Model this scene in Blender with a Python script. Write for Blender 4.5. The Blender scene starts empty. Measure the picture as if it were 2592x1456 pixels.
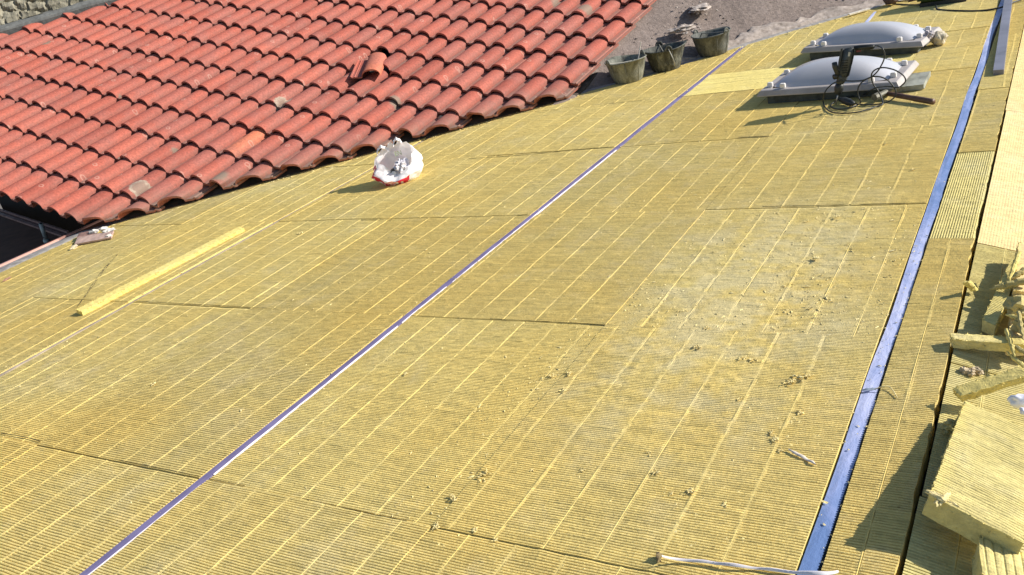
import bpy, bmesh, math, random
import numpy as np
from mathutils import Vector, Matrix, noise
random.seed(7); RNG = np.random.default_rng(11)
PI = math.pi
SC = bpy.context.scene
C = SC.collection

# ------------------------------------------------------------------ camera, sky, sun, exposure
RW = np.array([[0.84565594, 0.48707321, -0.21823316], [0.02064026, -0.43842278, -0.89853183], [-0.53332917, 0.75534439, -0.38080815]])
CH = 1.5
cam = bpy.data.cameras.new('camera'); camo = bpy.data.objects.new('camera', cam); C.objects.link(camo)
M = Matrix.Identity(4)
for i in range(3):
    M[i][0] = RW[0][i]; M[i][1] = -RW[1][i]; M[i][2] = -RW[2][i]
M[2][3] = CH
camo.matrix_world = M
cam.sensor_width = 36; cam.lens = 2230 / 2592 * 36; cam.clip_end = 500; cam.clip_start = 0.05
SC.camera = camo
AZ, EL = math.radians(28), math.radians(29)
w = bpy.data.worlds.new('World'); SC.world = w; w.use_nodes = True
nt = w.node_tree; sky = nt.nodes.new('ShaderNodeTexSky'); sky.sky_type = 'NISHITA'; sky.sun_disc = False
sky.sun_elevation = EL; sky.sun_rotation = PI / 2 - AZ; sky.altitude = 100; sky.dust_density = 0.6
nt.links.new(sky.outputs[0], nt.nodes['Background'].inputs[0]); nt.nodes['Background'].inputs[1].default_value = 0.085
sun = bpy.data.lights.new('sun', 'SUN'); sun.energy = 4.6; sun.angle = math.radians(0.5); sun.color = (1, 0.94, 0.84)
suno = bpy.data.objects.new('sun', sun); C.objects.link(suno)
SV = Vector((math.cos(AZ) * math.cos(EL), math.sin(AZ) * math.cos(EL), math.sin(EL)))
suno.rotation_euler = SV.to_track_quat('Z', 'Y').to_euler(); suno.location = SV * 20
SC.view_settings.view_transform = 'Standard'; SC.view_settings.look = 'None'
SC.view_settings.exposure = 0.69; SC.view_settings.gamma = 1; SC.view_settings.use_curve_mapping = False

# ------------------------------------------------------------------ helpers
def ray(u, v):
    d = RW.T @ np.array([(u - 1296) / 2230, (v - 728) / 2230, 1.0]); return d
def g(u, v, z=0.0):                    # point of the plane at height z seen at a photograph position
    d = ray(u, v); k = (z - CH) / d[2]; return Vector((d[0] * k, d[1] * k, z))
def gy(u, v, y):                       # point of the upright plane Y = y
    d = ray(u, v); k = y / d[1]; return Vector((d[0] * k, y, CH + d[2] * k))
RX, RS = -0.297, 0.268                 # the ridge and the slope beyond it
def gr(u, v, off=0.0):                 # point on the slope beyond the ridge
    d = ray(u, v); k = (off - CH + RX * RS * 1.0 * 0 - 0) ; 
    # z = -(x-RX)*RS + off
    k = (off + RX * RS - CH) / (d[2] + RS * d[0]); return Vector((d[0] * k, d[1] * k, CH + d[2] * k))
TO = np.array([-7.48330084, 3.78566357, 0.33625517]); TCv = np.array([0.96965303, -0.02525682, -0.24317708])
TRv = np.array([0.08230775, 0.97031247, 0.22741843]); TN = np.cross(TCv, TRv); CW, RL = 0.213, 0.37964301
def tw(c, r, z=0.0):                   # tile-roof coordinates (columns, rows, metres above) to world
    return Vector(TO + TCv * (c * CW) + TRv * (r * RL) + TN * z)
def gt(u, v, off=0.0):                 # pixel to point of the tile plane
    d = ray(u, v); o = TO + TN * off - np.array([0, 0, CH]); k = (TN @ o) / (TN @ d); return Vector(d * k + np.array([0, 0, CH]))
def tcr(p):
    q = np.array(p) - TO; return q @ TCv / CW, q @ TRv / RL

def tag(o, label=None, cat=None, group=None, kind=None):
    if label: o['label'] = label
    if cat: o['category'] = cat
    if group: o['group'] = group
    if kind: o['kind'] = kind
    return o
def thing(name, loc, label, cat, group=None, rz=0):
    o = bpy.data.objects.new(name, None); C.objects.link(o); o.location = loc; o.rotation_euler[2] = rz
    o.empty_display_size = 0.05
    bpy.context.view_layer.update() if False else None
    return tag(o, label, cat, group)
def mesh_obj(name, V, F, mat, parent=None, smooth=False, local=False):
    """V in world coordinates; kept in the parent's frame (parents here are unrotated)."""
    V = np.asarray(V, dtype=float)
    if not local:
        if parent is not None:
            off = np.array(parent.location)
            pp = parent.parent
            while pp is not None: off = off + np.array(pp.location); pp = pp.parent
        else:
            off = np.array([V[:, 0].mean(), V[:, 1].mean(), V[:, 2].min()])
    else: off = np.zeros(3)
    me = bpy.data.meshes.new(name)
    me.from_pydata((V - off).tolist(), [], [tuple(f) for f in F]); me.update()
    if smooth: me.polygons.foreach_set('use_smooth', [True] * len(me.polygons))
    for m in (mat if isinstance(mat, list) else [mat]): me.materials.append(m)
    o = bpy.data.objects.new(name, me); C.objects.link(o)
    if parent is not None: o.parent = parent
    elif not local: o.location = off
    return o
def from_bm(name, bm, mat, parent=None, smooth=False):
    bm.verts.ensure_lookup_table(); bm.verts.index_update()
    V = [tuple(v.co) for v in bm.verts]; F = [[v.index for v in f.verts] for f in bm.faces]; bm.free()
    return mesh_obj(name, V, F, mat, parent, smooth)
def tube(pts, r, n=8, caps=True):
    """swept tube; r a number or list"""
    pts = [Vector(p) for p in pts]; N = len(pts); V = []; F = []
    rs = r if isinstance(r, (list, tuple)) else [r] * N
    up = Vector((0, 0, 1)); prev = None
    for i, p in enumerate(pts):
        t = (pts[min(i + 1, N - 1)] - pts[max(i - 1, 0)]).normalized()
        if prev is None:
            a = up if abs(t.z) < 0.9 else Vector((1, 0, 0)); x = t.cross(a).normalized()
        else: x = (prev - t * prev.dot(t)).normalized()
        prev = x; y = t.cross(x)
        for k in range(n):
            q = p + (x * math.cos(2 * PI * k / n) + y * math.sin(2 * PI * k / n)) * rs[i]; V.append(tuple(q))
    for i in range(N - 1):
        for k in range(n):
            F.append((i * n + k, i * n + (k + 1) % n, (i + 1) * n + (k + 1) % n, (i + 1) * n + k))
    if caps: F.append(tuple(range(n))[::-1]); F.append(tuple(range((N - 1) * n, N * n)))
    return V, F
def spline(pts, sub=8):
    P = [Vector(p) for p in pts]; out = []
    for i in range(len(P) - 1):
        p0 = P[max(i - 1, 0)]; p1 = P[i]; p2 = P[i + 1]; p3 = P[min(i + 2, len(P) - 1)]
        for k in range(sub):
            t = k / sub
            out.append(0.5 * ((2 * p1) + (p2 - p0) * t + (2 * p0 - 5 * p1 + 4 * p2 - p3) * t * t + (3 * p1 - p0 - 3 * p2 + p3) * t ** 3))
    out.append(P[-1]); return out
def merge(parts):
    V = []; F = []
    for v, f in parts:
        o = len(V); V += [tuple(x) for x in v]; F += [tuple(i + o for i in q) for q in f]
    return V, F
def box(c, s, ax=None):
    ax = ax or (Vector((1, 0, 0)), Vector((0, 1, 0)), Vector((0, 0, 1))); c = Vector(c); V = []
    for z in (-1, 1):
        for (x, y) in ((-1, -1), (1, -1), (1, 1), (-1, 1)):
            V.append(c + ax[0] * s[0] / 2 * x + ax[1] * s[1] / 2 * y + ax[2] * s[2] / 2 * z)
    return V, [(3, 2, 1, 0), (4, 5, 6, 7), (0, 1, 5, 4), (1, 2, 6, 5), (2, 3, 7, 6), (3, 0, 4, 7)]
def lathe(prof, n=32, c=(0, 0, 0), wob=None):
    V = []; F = []; c = Vector(c)
    for i, (r, z) in enumerate(prof):
        for k in range(n):
            a = 2 * PI * k / n; dr, dz = wob(a, i) if wob else (0, 0)
            V.append(c + Vector(((r + dr) * math.cos(a), (r + dr) * math.sin(a), z + dz)))
    for i in range(len(prof) - 1):
        for k in range(n): F.append((i * n + k, i * n + (k + 1) % n, (i + 1) * n + (k + 1) % n, (i + 1) * n + k))
    return V, F
def lump(c, s, seed=0, sub=3, amp=0.25, fr=1.6, flat=None, rot=None):
    bm = bmesh.new(); bmesh.ops.create_icosphere(bm, subdivisions=sub, radius=1)
    c = Vector(c); R = rot or Matrix.Rotation(seed * 1.7, 3, 'Z')
    for v in bm.verts:
        p = v.co.normalized(); n1 = noise.noise(p * fr + Vector((seed * 3.1, seed, 0))); n2 = noise.noise(p * fr * 2.7 + Vector((0, seed * 2.3, 5)))
        q = p * (1 + amp * 2 * n1 + amp * n2)
        v.co = c + R @ Vector((q.x * s[0], q.y * s[1], q.z * s[2]))
        if flat is not None and v.co.z < flat: v.co.z = flat
    bm.verts.index_update(); V = [tuple(v.co) for v in bm.verts]; F = [[v.index for v in f.verts] for f in bm.faces]; bm.free()
    return V, F
def snoise(X, Y, s, seed=0):
    """cheap smooth value noise on arrays, ~[-1,1]"""
    r = np.random.default_rng(seed); T = r.uniform(-1, 1, (256, 256))
    x = X / s; y = Y / s; xi = np.floor(x).astype(int); yi = np.floor(y).astype(int); fx = x - xi; fy = y - yi
    fx = fx * fx * (3 - 2 * fx); fy = fy * fy * (3 - 2 * fy)
    a = T[xi % 256, yi % 256]; b = T[(xi + 1) % 256, yi % 256]; c_ = T[xi % 256, (yi + 1) % 256]; d = T[(xi + 1) % 256, (yi + 1) % 256]
    return (a * (1 - fx) + b * fx) * (1 - fy) + (c_ * (1 - fx) + d * fx) * fy

# ------------------------------------------------------------------ materials
class NT:
    def __init__(s, name):
        s.m = bpy.data.materials.new(name); s.m.use_nodes = True; s.t = s.m.node_tree; s.b = s.t.nodes['Principled BSDF']
    def n(s, t, **k):
        o = s.t.nodes.new(t)
        for a, b in k.items(): setattr(o, a, b)
        return o
    def l(s, a, b): s.t.links.new(a, b)
    def val(s, x, sock):
        if isinstance(x, (int, float)): sock.default_value = x
        elif isinstance(x, tuple): sock.default_value = (*x, 1) if len(x) == 3 else x
        else: s.l(x, sock)
    def coord(s, kind='Object', scale=(1, 1, 1), rot=(0, 0, 0)):
        if kind == 'World': c = s.n('ShaderNodeNewGeometry').outputs['Position']
        elif kind == 'UV': c = s.n('ShaderNodeUVMap').outputs[0]
        else: c = s.n('ShaderNodeTexCoord').outputs[kind]
        mp = s.n('ShaderNodeMapping'); mp.inputs['Scale'].default_value = scale; mp.inputs['Rotation'].default_value = rot; s.l(c, mp.inputs[0]); return mp.outputs[0]
    def noise(s, vec, scale, detail=4, rough=0.6, dist=0):
        o = s.n('ShaderNodeTexNoise'); s.l(vec, o.inputs['Vector']); o.inputs['Scale'].default_value = scale; o.inputs['Detail'].default_value = detail
        o.inputs['Roughness'].default_value = rough; o.inputs['Distortion'].default_value = dist; return o.outputs['Fac']
    def ramp(s, f, stops):
        o = s.n('ShaderNodeValToRGB'); e = o.color_ramp.elements
        while len(e) < len(stops): e.new(0.5)
        for i, (p, c) in enumerate(stops): e[i].position = p; e[i].color = (*c, 1) if isinstance(c, tuple) else (c, c, c, 1)
        s.l(f, o.inputs[0]); return o.outputs[0]
    def mix(s, f, a, b, mode='MIX'):
        o = s.n('ShaderNodeMix', data_type='RGBA', blend_type=mode); s.val(f, o.inputs[0]); s.val(a, o.inputs[6]); s.val(b, o.inputs[7]); return o.outputs[2]
    def math(s, op, a, b=0.0, c=None):
        o = s.n('ShaderNodeMath', operation=op); s.val(a, o.inputs[0]); s.val(b, o.inputs[1])
        if c is not None: s.val(c, o.inputs[2])
        return o.outputs[0]
    def bump(s, h, strength=0.5, dist=0.01, prev=None):
        o = s.n('ShaderNodeBump'); o.inputs['Strength'].default_value = strength; o.inputs['Distance'].default_value = dist; s.l(h, o.inputs['Height'])
        if prev is not None: s.l(prev, o.inputs['Normal'])
        return o.outputs[0]
    def out(s, col=None, rough=None, normal=None, **k):
        if col is not None: s.val(col, s.b.inputs['Base Color'])
        if rough is not None: s.val(rough, s.b.inputs['Roughness'])
        if normal is not None: s.l(normal, s.b.inputs['Normal'])
        for a, v in k.items(): s.val(v, s.b.inputs[a.replace('_', ' ')])
        return s.m
def simple(name, col, rough=0.6, var=0.25, scale=30, bumpd=0.002, metallic=0.0, bs=0.4, dark=None, spec=0.5):
    t = NT(name); v = t.coord('Object'); n = t.noise(v, scale, 5); n2 = t.noise(v, scale * 0.22, 3)
    dk = dark or tuple(c * (1 - var * 1.6) for c in col)
    f = t.math('ADD', t.math('MULTIPLY', n, 0.6), t.math('MULTIPLY', n2, 0.5))
    cc = t.ramp(f, [(0.35, dk), (0.75, tuple(min(1, c * (1 + var * 0.5)) for c in col))])
    return t.out(cc, rough, t.bump(n, bs, bumpd), Metallic=metallic, Specular_IOR_Level=spec)

def wool(name, a, b, c, fresh=(0.78, 0.64, 0.22), streak=True, rot=0.0):
    """mineral wool: olive-yellow with fibre streaks, paler trodden dirt and brighter freshly cut fibre (attribute fresh)"""
    t = NT(name); v = t.coord('World')
    big = t.noise(v, 0.75, 4, 0.6, 0.4); med = t.noise(v, 5, 4, 0.65, 0.6); fine = t.noise(v, 160, 3, 0.7); mid = t.noise(v, 42, 4, 0.7)
    st = t.noise(t.coord('World', (9, 150, 60), (0, 0, rot)), 1.0, 4, 0.65)
    col = t.mix(t.ramp(big, [(0.38, 0.0), (0.62, 1.0)]), a, b)
    # pale dusty patches where people walked
    pat = t.ramp(t.math('MULTIPLY', t.math('ADD', med, t.math('MULTIPLY', big, 0.7)), 0.6), [(0.53, 0.0), (0.68, 1.0)])
    col = t.mix(t.math('MULTIPLY', pat, 0.6), col, c)
    st2 = t.noise(t.coord('World', (3.5, 34, 20), (0, 0, rot)), 1.0, 5, 0.7)
    f = t.math('ADD', t.math('MULTIPLY', st, 0.45), t.math('ADD', t.math('MULTIPLY', fine, 0.25), t.math('ADD', t.math('MULTIPLY', mid, 0.3), t.math('MULTIPLY', st2, 0.4))))
    sh = t.ramp(f, [(0.50, 0.68), (0.70, 1.0), (0.88, 1.30)])
    col = t.mix(1.0, col, sh, 'MULTIPLY')
    vs = t.n('ShaderNodeTexVoronoi'); vs.inputs['Scale'].default_value = 33; t.l(t.coord('World', (1, 1.6, 1), (0, 0, 0.5)), vs.inputs['Vector'])
    spk = t.ramp(vs.outputs['Distance'], [(0.10, 1.0), (0.18, 0.0)])
    pick = t.ramp(t.noise(v, 9, 3, 0.6), [(0.55, 0.0), (0.62, 0.6)])
    col = t.mix(t.math('MULTIPLY', spk, pick), col, (0.22, 0.15, 0.05))
    du = t.n('ShaderNodeAttribute', attribute_name='dust'); col = t.mix(t.math('MULTIPLY', du.outputs['Fac'], 0.6), col, (0.60, 0.52, 0.30))
    oi = t.n('ShaderNodeObjectInfo').outputs['Random']; col = t.mix(1.0, col, t.ramp(oi, [(0.0, (0.93, 0.92, 0.90)), (0.5, (1.0, 1.0, 1.0)), (1.0, (1.04, 1.06, 1.08))]), 'MULTIPLY')
    at = t.n('ShaderNodeAttribute', attribute_name='fresh')
    fr = t.math('MULTIPLY', at.outputs['Fac'], t.ramp(t.noise(v, 28, 3), [(0.35, 0.25), (0.6, 1.0)]))
    col = t.mix(fr, col, fresh)
    h = t.math('ADD', t.math('MULTIPLY', fine, 0.5), t.math('ADD', mid, t.math('MULTIPLY', st, 0.9)))
    return t.out(col, 0.95, t.bump(h, 0.55, 0.006), Specular_IOR_Level=0.1)
M_wool = wool('wool', (0.660, 0.495, 0.162), (0.615, 0.495, 0.195), (0.63, 0.52, 0.27))
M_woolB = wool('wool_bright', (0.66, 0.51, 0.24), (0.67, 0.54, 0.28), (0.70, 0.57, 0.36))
M_woolT = wool('wool_turned', (0.60, 0.49, 0.17), (0.58, 0.49, 0.19), (0.62, 0.54, 0.28))
M_wools = wool('wool_slab', (0.56, 0.47, 0.18), (0.54, 0.47, 0.21), (0.58, 0.52, 0.30))
M_woolc = wool('wool_cut', (0.66, 0.54, 0.18), (0.62, 0.52, 0.20), (0.64, 0.57, 0.34))
M_woolt = wool('wool_torn', (0.40, 0.33, 0.13), (0.46, 0.39, 0.18), (0.5, 0.43, 0.26))
M_crumb = wool('wool_crumb', (0.66, 0.54, 0.24), (0.68, 0.57, 0.29), (0.66, 0.60, 0.40))
def tape_mat():
    t = NT('blue_film'); v = t.coord('World'); sx = t.n('ShaderNodeSeparateXYZ'); t.l(v, sx.inputs[0]); y = sx.outputs[1]
    n = t.noise(t.coord('World', (1, .35, 1)), 16, 5, 0.65, 0.8); n2 = t.noise(v, 70, 3)
    pale = t.math('MULTIPLY', t.ramp(t.math('MULTIPLY', y, 0.1), [(0.17, 0.0), (0.225, 0.75), (0.34, 0.7), (0.40, 0.12), (0.60, 0.35), (0.75, 0.8)]), 1.0)
    f = t.math('ADD', pale, t.math('MULTIPLY', t.math('SUBTRACT', n, 0.5), 1.3))
    col = t.ramp(f, [(0.0, (0.13, 0.21, 0.42)), (0.35, (0.24, 0.31, 0.55)), (0.75, (0.42, 0.46, 0.68)), (1.0, (0.56, 0.58, 0.74))])
    return t.out(col, 0.5, t.bump(t.math('ADD', n, t.math('MULTIPLY', n2, 0.3)), 0.5, 0.008), Specular_IOR_Level=0.3)
M_blue = tape_mat()
M_violet = simple('violet_metal', (0.19, 0.165, 0.30), 0.55, 0.4, 11, 0.002, 0, 0.3, dark=(0.11, 0.095, 0.19))
M_lav = simple('pale_metal', (0.44, 0.36, 0.27), 0.4, 0.4, 14, 0.001, 0, 0.3)
M_lip = simple('lit_edge_white', (0.78, 0.72, 0.82), 0.4, 0.1)
M_deck = simple('deck', (0.05, 0.045, 0.04), 0.9)
M_flash = simple('flashing', (0.34, 0.32, 0.30), 0.6, 0.5, 18, 0.004, dark=(0.12, 0.11, 0.105))
M_white = simple('mortar_white', (0.72, 0.68, 0.62), 0.9, 0.3, 40, 0.006)

def tile_material():
    t = NT('terracotta')
    uv = t.n('ShaderNodeUVMap', uv_map='plan').outputs[0]            # metres across, metres up the roof
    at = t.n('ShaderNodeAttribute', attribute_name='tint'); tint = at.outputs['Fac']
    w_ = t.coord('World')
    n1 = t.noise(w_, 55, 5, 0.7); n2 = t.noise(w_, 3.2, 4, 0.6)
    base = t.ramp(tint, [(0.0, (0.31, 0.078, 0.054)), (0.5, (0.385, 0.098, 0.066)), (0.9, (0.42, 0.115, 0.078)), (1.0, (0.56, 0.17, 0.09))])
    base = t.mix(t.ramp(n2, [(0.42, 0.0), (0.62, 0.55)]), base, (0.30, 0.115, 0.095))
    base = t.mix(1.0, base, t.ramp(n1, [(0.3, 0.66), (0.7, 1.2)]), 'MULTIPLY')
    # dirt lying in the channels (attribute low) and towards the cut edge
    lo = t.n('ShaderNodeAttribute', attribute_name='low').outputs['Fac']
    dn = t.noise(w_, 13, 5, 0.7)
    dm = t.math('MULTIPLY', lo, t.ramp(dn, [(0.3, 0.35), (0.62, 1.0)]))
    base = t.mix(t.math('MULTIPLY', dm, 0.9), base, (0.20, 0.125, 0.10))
    # pitted specks and ring-shaped lichen
    vo = t.n('ShaderNodeTexVoronoi'); vo.inputs['Scale'].default_value = 46; t.l(w_, vo.inputs['Vector'])
    sp = t.math('MULTIPLY', t.ramp(vo.outputs['Distance'], [(0.13, 1.0), (0.2, 0.0)]), t.ramp(t.noise(w_, 6, 3), [(0.52, 0.0), (0.6, 0.7)]))
    base = t.mix(sp, base, (0.13, 0.07, 0.06))
    v2 = t.n('ShaderNodeTexVoronoi', voronoi_dimensions='2D'); v2.inputs['Scale'].default_value = 5.5; t.l(uv, v2.inputs['Vector'])
    d2 = t.math('ADD', v2.outputs['Distance'], t.math('MULTIPLY', t.noise(w_, 70, 3), 0.05))
    ring = t.ramp(d2, [(0.075, 0.0), (0.095, 1.0), (0.125, 1.0), (0.14, 0.0)])
    sepc = t.n('ShaderNodeSeparateColor'); t.l(v2.outputs['Color'], sepc.inputs[0])
    ring = t.math('MULTIPLY', ring, t.ramp(sepc.outputs[0], [(0.55, 0.0), (0.6, 0.35)]))
    base = t.mix(ring, base, (0.52, 0.36, 0.29))
    blobs = [(-10.0, 5.5, .06, 0), (5.35, 1.3, .085, 1), (6.6, 5.15, .085, 1), (-1.5, 4.1, .035, 0), (2.6, 2.1, .04, 0), (4.5, 2.75, .045, 0), (-7.3, 5.6, .045, 1),
             (12.7, 10.7, .028, 1), (-13.8, 6.1, .09, 1), (8.0, 2.2, .08, 0), (3.5, 3.3, .03, 0), (15.2, 11.3, .09, 0), (13.6, 11.6, .09, 0), (11.3, 6.0, .06, 0)]
    for (c, r, rad, kind) in blobs:
        vd = t.n('ShaderNodeVectorMath', operation='DISTANCE'); t.l(uv, vd.inputs[0]); vd.inputs[1].default_value = (c * CW + 0.04, r * RL, 0)
        q = t.math('ADD', vd.outputs['Value'], t.math('MULTIPLY', t.math('SUBTRACT', t.noise(w_, 40, 4), 0.5), 0.05))
        if kind:
            m_ = t.ramp(t.math('DIVIDE', q, rad), [(0.55, 0.0), (0.8, 1.0), (1.0, 1.0), (1.0, 0.0)])
            base = t.mix(t.ramp(t.math('DIVIDE', q, rad), [(0.9, 0.8), (0.95, 0.0)]), base, (0.23, 0.18, 0.14))
            base = t.mix(t.math('MULTIPLY', m_, t.ramp(n1, [(0.4, 0.15), (0.6, 0.6)])), base, (0.46, 0.41, 0.32))
        else:
            base = t.mix(t.ramp(t.math('DIVIDE', q, rad), [(0.6, 0.8), (1.0, 0.0)]), base, (0.20, 0.17, 0.13))
    h = t.math('ADD', n1, t.math('MULTIPLY', t.noise(w_, 240, 2), 0.6))
    return t.out(base, 0.78, t.bump(h, 0.35, 0.0025), Specular_IOR_Level=0.35)
M_tile = tile_material()

def concrete_mat():
    t = NT('concrete'); v = t.coord('World')
    a = t.noise(v, 2.2, 6, 0.65, 0.5); b = t.noise(v, 26, 6, 0.75); c = t.noise(v, 120, 3, 0.7)
    col = t.ramp(a, [(0.35, (0.20, 0.16, 0.14)), (0.55, (0.255, 0.205, 0.18)), (0.72, (0.31, 0.26, 0.235))])
    col = t.mix(1.0, col, t.ramp(b, [(0.3, 0.62), (0.65, 1.15)]), 'MULTIPLY')
    vo = t.n('ShaderNodeTexVoronoi'); vo.inputs['Scale'].default_value = 14; t.l(t.coord('World', (1, 1, 1), (0.2, 0.1, 0.3)), vo.inputs['Vector'])
    sp = t.math('MULTIPLY', t.ramp(t.math('ADD', vo.outputs['Distance'], t.math('MULTIPLY', b, 0.2)), [(0.22, 1.0), (0.3, 0.0)]), t.ramp(t.noise(v, 3.5, 3), [(0.5, 0.0), (0.58, 0.75)]))
    col = t.mix(sp, col, (0.13, 0.10, 0.085))
    h = t.math('ADD', t.math('MULTIPLY', a, 1.2), t.math('ADD', b, t.math('MULTIPLY', c, 0.4)))
    return t.out(col, 0.95, t.bump(h, 0.7, 0.02), Specular_IOR_Level=0.2)
M_conc = concrete_mat()
M_stone = simple('stone', (0.27, 0.25, 0.19), 0.95, 0.5, 22, 0.012, dark=(0.10, 0.095, 0.07), bs=0.7)
M_curb = simple('curb', (0.15, 0.155, 0.15), 0.85, 0.35, 24, 0.006)

# ------------------------------------------------------------------ the insulated roof
BND = [(-1, -6.45), (3.72, -6.45), (4.18, -6.12), (4.66, -5.61), (5.17, -5.06), (5.66, -4.56), (6.10, -4.08), (6.60, -3.62), (7.13, -3.02), (7.79, -2.55), (8.43, -2.0), (8.8, -1.6), (9.1, -1.28), (11, 0.6)]
BY = np.array([b[0] for b in BND]); BX = np.array([b[1] for b in BND])
def xlim(y): return np.interp(y, BY, BX)

roof = thing('insulated_roof', (0, 0, 0), 'roof laid with yellow ribbed mineral wool boards between blue metal ribs', 'roof')
def board(x0, x1, y0, y1, lines=(), rot=False, period=0.0096, amp=0.0036, mat=None, zoff=0.0, name='insulation_board', slope=None, seed=0, th=0.055, label=None, right_edge=None, linespace=None):
    g_ = 0.0014 + 0.0014 * ((seed * 37) % 7) / 7
    x0 += g_; x1 -= g_; y0 += g_; y1 -= g_
    rr = random.Random(seed * 31 + 5)
    if x1 < -2.4 and not rot: period = 0.0110
    if not rot:
        n = int((y1 - y0) / period); ph = np.array([0, .34, .52, .70]); ys = np.sort(np.concatenate([(np.arange(n)[:, None] + ph[None, :]).ravel() * period + y0, [y1]]))
        xs = list(np.arange(x0, x1, 0.030)) + [x1]
        for L in lines: xs = [x for x in xs if abs(x - L) > 0.009]; xs += [L - 0.0075, L + 0.0080, L - 0.0026, L - 0.0012, L + 0.0004, L + 0.0016, L + 0.003]
        xs = np.array(sorted(x for x in xs if x0 <= x <= x1))
    else:
        n = int((x1 - x0) / period); ph = np.array([0, .34, .52, .70]); xs = np.sort(np.concatenate([(np.arange(n)[:, None] + ph[None, :]).ravel() * period + x0, [x1]]))
        ys = list(np.arange(y0, y1, 0.030)) + [y1]
        for L in lines: ys = [y for y in ys if abs(y - L) > 0.009]; ys += [L - 0.0075, L + 0.0080, L - 0.0026, L - 0.0012, L + 0.0004, L + 0.0016, L + 0.003]
        ys = np.array(sorted(y for y in ys if y0 <= y <= y1))
    X, Y = np.meshgrid(xs, ys, indexing='ij')
    rib = (Y - y0) / period if not rot else (X - x0) / period
    fr = rib - np.floor(rib)
    groove = np.where((fr > 0.3) & (fr < 0.75), 1 - np.abs(fr - 0.52) / 0.22, 0); groove = np.clip(groove, 0, 1)
    wear = 0.5 + 0.5 * snoise(X + 31, Y, 0.16, 3) + 0.45 * snoise(X, Y + 17, 0.045, 4)
    along = snoise(X * (1 if not rot else 5), Y * (5 if not rot else 1), 0.09, 8)
    fad = np.clip(1.15 - 0.50 * np.clip(wear, -0.2, 1.4) * (0.6 + 0.5 * along), 0.15, 1.15)
    foot = np.clip(1 - (np.abs(X + 1.05) / 0.55) ** 2, 0, 1) * np.clip(1 - (np.abs(Y - 2.9) / 1.2) ** 2, 0, 1)   # trodden zone
    fad *= (1 - 0.6 * foot) * (1 - 0.45 * np.clip((Y - 3.2) / 2.5, 0, 1))
    Z = -amp * groove * fad + 0.0016 * snoise(X, Y, 0.22, 5) + 0.0011 * snoise(X, Y, 0.028, 6) * (0.7 + foot) + 0.0010 * np.clip(snoise(X, Y * 2.5, 0.06, 16) - 0.35, 0, 1) * 3
    fresh = np.zeros_like(X); fresh += 0.15 * (snoise(X, Y, 0.035, 12) > 0.7)
    for L in lines:
        d = (X if not rot else Y) - L
        br = rr.choice((0.15, 0.3, 0.6, 0.9, 1.0)) * np.clip(0.6 + 0.9 * snoise(X * 0 + (Y if not rot else X), X * 0 + L * 9, 0.16, 9) + 0.7 * snoise(X * 0 + (Y if not rot else X), X * 0 + L * 7, 0.025, 10), 0, 1)
        m_ = np.abs(d) < 0.0034
        pr = np.where(np.abs(d + 0.0012) < 3e-4, 0.0014, np.where(np.abs(d - 0.0004) < 3e-4, 0.0008, np.where(np.abs(d - 0.0016) < 3e-4, -0.0034, 0.0)))
        Z = np.where(m_, pr * br + Z * 0.25, Z)
        fresh = np.where((d > -0.0016) & (d < 0.0008), 0.02 + 0.26 * br, fresh)
    # ragged clipped edge towards the neighbouring roofs
    lim = xlim(Y) + 0.012 * snoise(X * 0, Y, 0.03, 14)
    keepv = X > lim - 1e-9
    Xc = np.maximum(X, lim)
    if right_edge is not None:
        re = right_edge + 0.006 * snoise(X * 0, Y, 0.05, 15) + 0.004 * snoise(X * 0, Y, 0.2, 16); Xc = np.minimum(Xc, np.where(X >= x1 - 1e-6, re, Xc)) 
    nx, ny = X.shape
    if slope is not None: Zw = -(Xc - RX) * RS + Z + zoff
    else: Zw = Z + zoff
    dust = np.clip(foot * 1.3 * (0.55 + 0.8 * snoise(X, Y, 0.11, 71) + 0.5 * snoise(X, Y, 0.03, 72)) + 0.5 * np.clip(snoise(X, Y, 0.3, 73) + 0.6 * snoise(X, Y, 0.06, 74) - 0.75, 0, 1), 0, 1)
    top = np.stack([Xc, Y, Zw], -1).reshape(-1, 3)
    I = np.arange(nx * ny).reshape(nx, ny)
    q = np.stack([I[:-1, :-1], I[1:, :-1], I[1:, 1:], I[:-1, 1:]], -1).reshape(-1, 4)
    kv = keepv.ravel(); q = q[kv[q].any(1)]
    # skirts
    ring = np.concatenate([I[:, 0], I[-1, 1:], I[::-1, -1][1:], I[0, ::-1][1:-1]])
    bot = top[ring].copy(); bot[:, 2] -= th
    nb = len(top); k = len(ring); j = np.arange(k)
    sk = np.stack([ring, ring[(j + 1) % k], nb + (j + 1) % k, nb + j], -1)
    ok = kv[ring] | kv[ring[(j + 1) % k]]; sk = sk[ok][:, ::-1]
    V = np.concatenate([top, bot]); F = np.concatenate([q, sk])
    frs = np.concatenate([fresh.ravel(), np.full(k, 0.85)]).astype(np.float32)
    org = np.array([(x0 + x1) / 2, (y0 + y1) / 2, zoff - th]); V = V - org
    me = bpy.data.meshes.new(name); me.vertices.add(len(V)); me.vertices.foreach_set('co', V.ravel().astype(np.float32))
    me.loops.add(F.size); me.loops.foreach_set('vertex_index', F.ravel().astype(np.int32)); me.polygons.add(len(F))
    me.polygons.foreach_set('loop_start', np.arange(0, F.size, 4, dtype=np.int32)); me.polygons.foreach_set('loop_total', np.full(len(F), 4, dtype=np.int32))
    me.update(calc_edges=True); me.validate()
    a = me.attributes.new('fresh', 'FLOAT', 'POINT')
    if len(a.data) == len(frs): a.data.foreach_set('value', frs)
    a = me.attributes.new('dust', 'FLOAT', 'POINT'); a.data.foreach_set('value', np.concatenate([dust.ravel(), np.zeros(k)]).astype(np.float32))
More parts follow.
